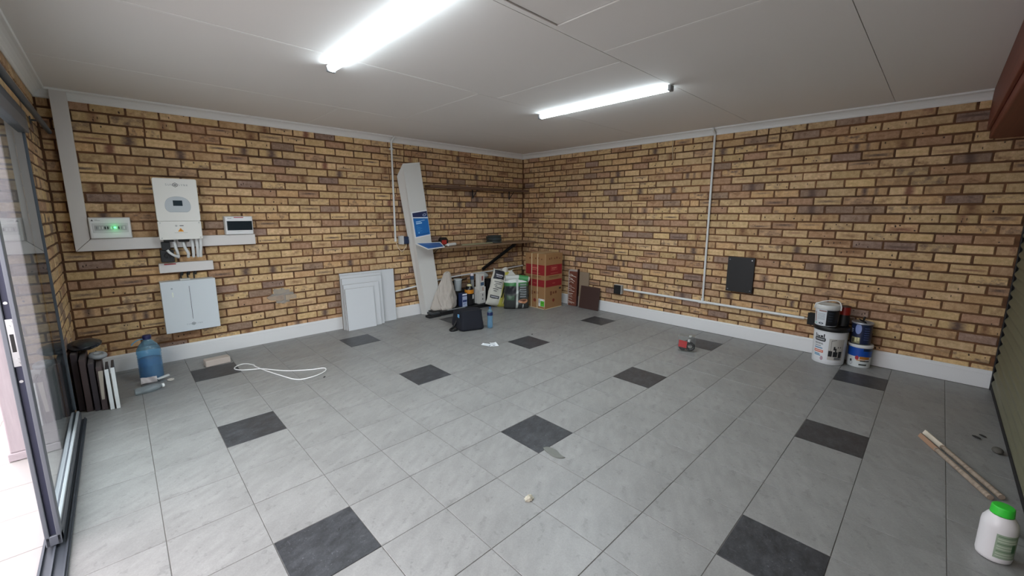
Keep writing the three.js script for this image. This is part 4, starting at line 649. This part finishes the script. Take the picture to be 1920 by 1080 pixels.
// ------------------------------------------------------------------ things on the open floor
tag(mesh('loose_brick', (() => { const g = RB(0.205, 0.062, 0.1, 0.008, 3); const p = g.attributes.position; for (let i = 0; i < p.count; i++) { p.setY(p.getY(i) + 0.004 * (fbm(p.getX(i) * 30, p.getZ(i) * 30, 8) - 0.5)); } g.computeVertexNormals(); return g; })(), M('#b7aba1', 0.9), scene, [-4.715, 0.032, 0.405], [0, 0.06, 0]), 'pale loose brick on the floor below the wall battery', 'brick');
tag(mesh('white_cable', tube([[-4.462, 0.006, 0.71], [-4.50, 0.006, 0.63], [-4.545, 0.006, 0.60], [-4.605, 0.006, 0.64], [-4.622, 0.006, 0.70], [-4.585, 0.006, 0.77], [-4.50, 0.006, 0.83], [-4.435, 0.013, 0.893], [-4.28, 0.006, 1.08], [-4.10, 0.006, 1.21], [-4.005, 0.006, 1.245], [-3.99, 0.006, 1.29], [-4.03, 0.006, 1.352], [-4.15, 0.006, 1.40], [-4.27, 0.006, 1.37], [-4.35, 0.006, 1.17], [-4.42, 0.006, 0.94], [-4.455, 0.006, 0.80], [-4.468, 0.008, 0.735]], 0.0048, 160, 8), M('#e6e6e4', 0.4), scene), 'loop of white cable lying on the floor before the back wall', 'cable');
{ const pr = (s) => printed(print(128, 200, '#e8ecef', (g) => { g.fillStyle = '#9aa5b0'; for (let i = 0; i < 7; i++) g.fillRect(16, 20 + i * 24, 60 + ((i * 37 + s) % 40), 7); g.fillStyle = '#51606d'; g.fillRect(20, 150, 40, 24); }), 0.6);
  const a = thing('leaflet', 'small white leaflet on the floor, the left one of an overlapping pair', 'leaflet', [-2.395, 0.0, 1.79], 0.5), b = thing('leaflet', 'small white leaflet on the floor, the right one of an overlapping pair', 'leaflet', [-2.325, 0.0022, 1.835], -0.45);
  for (const [t, k] of [[a, 1], [b, 20]]) { mesh('sheet', surf((u, v) => [(u - 0.5) * 0.075, 0.0022 + 0.006 * Math.pow(2 * u - 1, 2) * v, (0.5 - v) * 0.13], 8, 6), pr(k), t); } }
{ const t = thing('clear_container', 'clear plastic container with a red card and black rings, standing on the floor', 'container', [-0.915, 0.0, 3.41], -1.2); t.scale.setScalar(1.15);
  mesh('shell', RB(0.152, 0.146, 0.114, 0.012, 3).translate(0, 0.074, 0), MP({ color: '#f2f5f5', roughness: 0.05, transmission: 0.96, thickness: 0, ior: 1.25 }), t);
  mesh('red_card', hexa([[-0.07, 0.045, 0.05], [0.0, 0.035, 0.052], [0.0, 0.035, 0.048], [-0.07, 0.045, 0.046], [-0.068, 0.11, 0.05], [0.005, 0.1, 0.052], [0.005, 0.1, 0.048], [-0.068, 0.11, 0.046]]), M('#c4262a', 0.4), t);
  mesh('black_ring', new THREE.TorusGeometry(0.032, 0.013, 10, 30), mat.black, t, [0.03, 0.047, 0.02]); mesh('black_ring', new THREE.TorusGeometry(0.03, 0.013, 10, 30), mat.dark, t, [-0.03, 0.045, 0.012]);
  mesh('white_plug', cyl(0.012, 0.012, 0.02, 16), mat.white, t, [0.02, 0.105, 0.03]); mesh('white_plug', cyl(0.014, 0.014, 0.01, 16), mat.white, t, [0.03, 0.138, -0.01]); }
tag(mesh('grey_scrap', (() => { const s = new THREE.Shape(); s.moveTo(-0.075, 0.02); s.bezierCurveTo(-0.05, 0.055, -0.02, 0.03, -0.005, 0.028); s.bezierCurveTo(0.02, 0.02, 0.03, -0.02, 0.075, -0.03); s.bezierCurveTo(0.045, -0.06, 0.0, -0.05, -0.02, -0.03); s.bezierCurveTo(-0.045, -0.01, -0.06, -0.01, -0.075, 0.02); return new THREE.ExtrudeGeometry(s, { depth: 0.003, bevelEnabled: true, bevelSize: 0.002, bevelThickness: 0.001, bevelSegments: 1, curveSegments: 10 }); })(), M('#686a64', 0.6), scene, [-3.462, 0.002, 3.67], [-Math.PI / 2, 0, -1.15]), 'curved grey scrap on the floor at the corner of a dark tile', 'scrap');
tag(mesh('paper_ball', (() => { const g = new THREE.IcosahedronGeometry(0.014, 3); const p = g.attributes.position; for (let i = 0; i < p.count; i++) { const k = 0.35 + 1.5 * fbm(p.getX(i) * 170 + 4, p.getY(i) * 170 + p.getZ(i) * 140, 14, 2); p.setXYZ(i, p.getX(i) * k * 1.3, p.getY(i) * k * 0.8, p.getZ(i) * k); } g.computeVertexNormals(); return g; })(), M('#b3ae9d', 0.8), scene, [-3.885, 0.009, 3.855]), 'small crumpled ball of cream paper on the floor tiles', 'paper ball');
// little chips and crumbs on the tiles
{ const spots = [[-1.72, 1.86, 0.014, 'dark chip on the floor between the leaflets and the corner box'], [-1.5, 2.12, 0.008, 'tiny dark crumb just right of the floor chip near the corner'], [-4.07, 1.47, 0.012, 'dark crumb on the floor at the end of the white cable loop'], [-1.273, 5.50, 0.02, 'black splinter on the floor by the roller door'], [-1.215, 5.53, 0.017, 'shorter black splinter touching the roller door side']];
  const g = new THREE.DodecahedronGeometry(1, 0);
  for (const [x, z, r, l] of spots) { const m = mesh('floor_chip', g, M('#2a2826', 0.8), scene, [x, r * 0.3, z], [0, 0.7, 0]); m.scale.set(r * 1.5, r * 0.3, r * 0.6); tag(m, l, 'chip'); } }

// ------------------------------------------------------------------ paint buckets on the right
const turnTo = (r, y, h, a0, a1) => surf((u, v) => { const a = a0 + (a1 - a0) * u; return [Math.sin(a) * (r + 0.0008), y + h * v, Math.cos(a) * (r + 0.0008)]; }, 24, 1);
{ const facing = -1.45;                                            // labels turn towards the camera (about -x)
  const t = thing('paint_bucket', 'largest white paint bucket with black lid, standing on the floor by the wall', 'bucket', [-0.205, 0, 4.535]);
  mesh('bucket_body', lathe([[0, 0], [0.122, 0], [0.128, 0.006], [0.138, 0.34], [0.138, 0.345], [0.13, 0.345], [0, 0.335]], 40), M('#d5d7d8', 0.4), t);
  mesh('black_lid', lathe([[0.136, 0.335], [0.144, 0.338], [0.147, 0.36], [0.144, 0.378], [0.136, 0.381], [0.13, 0.374], [0, 0.372]], 40), mat.black, t);
  const label = print(900, 500, '#dcdee0', (g) => {
    g.fillStyle = '#16181c'; g.font = `bold 66px ${SERIF}`; g.textAlign = 'left'; g.textBaseline = 'alphabetic';
    g.beginPath(); g.roundRect(60, 92, 300, 66, 30); g.fill(); g.fillStyle = '#dcdee0'; g.fillRect(92, 112, 236, 26); g.fillStyle = '#16181c'; for (let i = 0; i < 9; i++) g.fillRect(96 + i * 26, 114, 15, 22); for (const [x, w, h] of [[76, 26, 60], [120, 22, 40], [152, 60, 24], [226, 60, 34], [300, 28, 62]]) g.fillRect(x, 88 - h, w, h);
    g.fillStyle = '#2b2e33'; g.font = `bold 44px ${SERIF}`; g.fillText('UNIVERSAL', 74, 214); g.fillStyle = '#8b9096'; g.fillRect(80, 236, 180, 14); g.fillStyle = '#5b86a8'; g.fillRect(74, 270, 230, 18);
    g.fillStyle = '#c6552f'; g.fillRect(66, 312, 260, 44); g.fillStyle = '#f0d9cf'; g.fillRect(84, 326, 220, 14); g.fillStyle = '#3f86a9'; g.fillRect(80, 380, 160, 16); g.fillRect(80, 404, 190, 14);
    g.strokeStyle = '#8d3f5c'; g.lineWidth = 10; g.beginPath(); g.arc(300, 452, 30, 0, 7); g.stroke(); g.beginPath(); g.arc(300, 452, 12, 0, 7); g.stroke();
    g.fillStyle = '#b9b6af'; g.fillRect(440, 90, 380, 370); g.strokeStyle = '#2e2f31'; g.lineWidth = 7; g.beginPath(); g.moveTo(500, 300); g.lineTo(500, 120); g.lineTo(610, 104); g.stroke();
    g.fillStyle = '#1e1f22'; g.fillRect(450, 300, 90, 100); g.fillRect(560, 310, 110, 90); g.fillRect(690, 300, 90, 110); g.fillRect(560, 220, 40, 60); g.fillRect(600, 250, 34, 70); g.beginPath(); g.arc(670, 230, 12, 0, 7); g.arc(730, 230, 12, 0, 7); g.fill(); g.fillStyle = '#6e7073'; g.fillRect(600, 410, 170, 40);
  });
  mesh('printed_label', surf((u, v) => { const a = facing - 1.15 + 2.3 * u, r = 0.1292 + 0.0102 * v * 0.93; return [Math.sin(a) * r, 0.03 + 0.29 * v, Math.cos(a) * r]; }, 30, 2), printed(label, 0.4), t);
  const b = thing('paint_bucket', 'white bucket with raised handle, stacked on the largest paint bucket', 'bucket', [-0.25, 0.3825, 4.49]);
  mesh('bucket_body', lathe([[0, 0], [0.084, 0], [0.088, 0.004], [0.097, 0.185], [0, 0.185]], 36), M('#cfd3d8', 0.4), b);
  mesh('lid', lathe([[0.095, 0.17], [0.104, 0.172], [0.105, 0.2], [0.1, 0.212], [0.094, 0.206], [0.03, 0.204], [0, 0.208]], 36), M('#d4d6d3', 0.45), b);
  const l2 = print(800, 360, '#cfd3d8', (g) => { g.fillStyle = '#16181f'; g.fillRect(400, 0, 400, 360); g.fillStyle = '#8f6a5f'; g.fillRect(60, 60, 46, 230); g.fillRect(190, 12, 200, 26); g.fillStyle = '#7b8088'; for (let i = 0; i < 5; i++) g.fillRect(150, 90 + i * 32, 210, 8); g.fillStyle = '#2b3542'; g.beginPath(); g.ellipse(270, 316, 70, 22, 0, 0, 7); g.fill(); g.fillStyle = '#dfe5ea'; g.beginPath(); g.ellipse(270, 316, 34, 8, 0, 0, 7); g.fill(); g.fillStyle = '#56b59a'; g.fillRect(48, 312, 90, 20); g.fillStyle = '#39404e'; for (let i = 0; i < 4; i++) g.fillRect(450, 60 + i * 60, 120, 14); });
  mesh('printed_label', surf((u, v) => { const a = facing - 1.35 + 2.7 * u, r = 0.0886 + 0.0085 * v; return [Math.sin(a) * r, 0.008 + 0.155 * v, Math.cos(a) * r]; }, 30, 2), printed(l2, 0.4), b);
  mesh('handle', tube([[-0.035, 0.165, -0.1], [-0.06, 0.21, -0.085], [-0.055, 0.243, -0.03], [-0.04, 0.258, 0.04], [-0.03, 0.25, 0.085], [-0.03, 0.21, 0.106], [-0.03, 0.165, 0.107]], 0.0055, 40, 8), mat.white, b);
  const c = thing('paint_tin', 'small red and black tin standing on the largest bucket, behind the white one', 'tin', [-0.155, 0.3825, 4.615]);
  mesh('tin_body', cyl(0.043, 0.043, 0.19, 28).translate(0, 0.095, 0), mat.black, c); mesh('red_band', cyl(0.0436, 0.0436, 0.075, 28, true), M('#8f1a10', 0.4), c, [0, 0.15, 0]); mesh('lid', lathe([[0, 0.192], [0.034, 0.192], [0.036, 0.197], [0.044, 0.197], [0.044, 0.188]], 28), M('#3c2420', 0.5), c);
  const d = thing('paint_tin', 'blue and white paint tin on the floor, lower of the two stacked at right', 'tin', [-0.118, 0, 4.765]);
  mesh('tin_body', lathe([[0, 0], [0.086, 0], [0.089, 0.004], [0.092, 0.21], [0, 0.21]], 36), M('#ccd2d2', 0.4), d); mesh('rim', lathe([[0.09, 0.2], [0.096, 0.203], [0.097, 0.222], [0.092, 0.228], [0.085, 0.224], [0, 0.224]], 36), mat.white, d);
  const l3 = print(800, 400, '#cfd4d3', (g) => { g.fillStyle = '#0c47a0'; g.fillRect(0, 0, 800, 190); g.fillStyle = '#10213f'; g.fillRect(470, 0, 330, 60); g.fillStyle = '#b0722c'; g.fillRect(400, 180, 260, 60); g.fillStyle = '#a02838'; g.beginPath(); g.arc(340, 214, 46, 0, 7); g.fill(); g.fillStyle = '#c8996a'; g.fillRect(330, 250, 220, 26); g.fillStyle = '#2c3432'; g.fillRect(420, 262, 250, 24); g.fillRect(400, 340, 200, 30); g.beginPath(); g.arc(190, 290, 30, 0, 7); g.fill(); g.strokeStyle = '#7b7f85'; g.lineWidth = 10; g.beginPath(); g.arc(200, 340, 34, 0, 7); g.stroke(); });
  mesh('printed_label', surf((u, v) => { const a = facing - 1.4 + 2.8 * u, r = 0.0896 + 0.003 * v; return [Math.sin(a) * r, 0.012 + 0.185 * v, Math.cos(a) * r]; }, 30, 2), printed(l3, 0.4), d);
  const e = thing('paint_tin', 'dark blue paint tin with a silver rim, upper of the two stacked at right', 'tin', [-0.11, 0.2285, 4.755]);
  mesh('tin_body', cyl(0.08, 0.08, 0.2, 36).translate(0, 0.1, 0), M('#131b33', 0.35), e); mesh('rim', lathe([[0.079, 0.195], [0.084, 0.197], [0.084, 0.21], [0.078, 0.212], [0.07, 0.204], [0, 0.204]], 36), M('#aeb2b8', 0.35, { metalness: 0.5 }), e);
  const l4 = print(800, 400, '#16213f', (g) => { g.fillStyle = '#7f8fc0'; g.beginPath(); g.ellipse(300, 90, 90, 110, 0, 0, 7); g.fill(); g.fillStyle = '#b9c2de'; g.fillRect(60, 100, 90, 20); g.fillRect(60, 134, 90, 20); g.fillRect(60, 168, 80, 14); g.fillStyle = '#8d8a66'; g.fillRect(120, 270, 260, 130); g.fillStyle = '#d7d3a5'; g.fillRect(230, 280, 60, 90); g.fillRect(310, 270, 46, 80); g.fillStyle = '#4c4b39'; g.fillRect(140, 300, 70, 90); g.fillStyle = '#5c6a96'; for (let i = 0; i < 6; i++) g.fillRect(470, 60 + i * 48, 150, 12); });
  mesh('printed_label', surf((u, v) => { const a = facing - 1.4 + 2.8 * u; return [Math.sin(a) * 0.0806, 0.006 + 0.185 * v, Math.cos(a) * 0.0806]; }, 30, 2), printed(l4, 0.35), e);
  mesh('brush_rest', merged([flatBar([-0.05, 0.214, 0.03], [0.03, 0.222, -0.03], 0.03, 0.006), bar([0, 0.213, 0], [0.0, 0.262, 0.01], 0.008, 10)]), mat.black, e); }

// ------------------------------------------------------------------ bottom right: bottle and sticks by the roller door
{ const t = thing('plastic_bottle', 'white plastic bottle with a bright green cap, by the roller door', 'bottle', [-2.668, 0, 5.495]);
  mesh('bottle_body', lathe([[0, 0], [0.043, 0], [0.052, 0.006], [0.055, 0.02], [0.055, 0.155], [0.053, 0.175], [0.042, 0.198], [0.034, 0.206], [0.032, 0.212], [0, 0.212]], 40), M('#d9d7d8', 0.35), t);
  mesh('cap', lathe([[0, 0.246], [0.03, 0.246], [0.034, 0.242], [0.036, 0.212], [0.036, 0.208], [0, 0.208]], 36), mat.green, t);
  mesh('printed_label', surf((u, v) => { const a = -1.15 + 1.5 * u - Math.PI / 2 + 1.9; return [Math.sin(a - 0.9) * 0.0556, 0.03 + 0.11 * v, Math.cos(a - 0.9) * 0.0556]; }, 20, 2), printed(print(300, 260, '#8fa08a', (g) => { for (let i = 0; i < 9; i++) { g.fillStyle = i % 3 ? '#b9c3ae' : '#5f7a5c'; g.fillRect(20, 18 + i * 26, 240 - (i * 31) % 60, 9); } g.fillStyle = '#3f6a45'; g.fillRect(190, 90, 60, 90); }), 0.45), t);
  for (const [a, b, n] of [[[-1.53, 0.0148, 5.238], [-2.13, 0.0148, 5.515], 'nearer'], [[-1.452, 0.0148, 5.258], [-2.085, 0.0148, 5.556], 'farther']]) {
    const s = thing('wooden_stick', `pale wooden stick on the floor beside the green-capped bottle, the ${n} of two`, 'stick', [0, 0, 0], 0, 'sticks by the roller door'), A = V(a), Bv = V(b), P = (k) => A.clone().lerp(Bv, k).toArray();
    mesh('shaft', bar(P(0.28), P(1), 0.0142, 10, 0.0145), mat.stick, s); mesh('flat_tip', flatBar(P(0), P(0.3), 0.03, 0.014), n === 'nearer' ? M('#9a7a62', 0.7) : M('#cfc4b2', 0.7), s); mesh('knot', new THREE.SphereGeometry(0.0148, 10, 8), M('#7a6552', 0.8), s, P(0.3)); mesh('knot', new THREE.SphereGeometry(0.0138, 10, 8), M('#8a7560', 0.8), s, P(0.62)); }
  const f = thing('black_clip', 'black plastic clip behind the green cap of the white bottle', 'clip', [-2.33, 0, 5.555]); mesh('jaw', merged([span(-0.05, 0.03, 0, 0.03, -0.012, 0.012, 0.005), bar([-0.05, 0.015, 0], [-0.09, 0.02, -0.03], 0.01, 8), bar([-0.05, 0.015, 0], [-0.085, 0.03, 0.02], 0.01, 8)]), mat.black, f);
  tag(mesh('stone_chip', (() => { const g = new THREE.DodecahedronGeometry(0.026, 1); g.scale(1.4, 0.7, 1); return g; })(), M('#57544e', 0.9), scene, [-1.44, 0.017, 5.58]), 'grey pebble at the foot of the roller door', 'pebble'); }

scene.traverse((o) => { if (o.isMesh) o.castShadow = o.receiveShadow = true; delete o.userData_n; });
renderer.render(scene, camera);
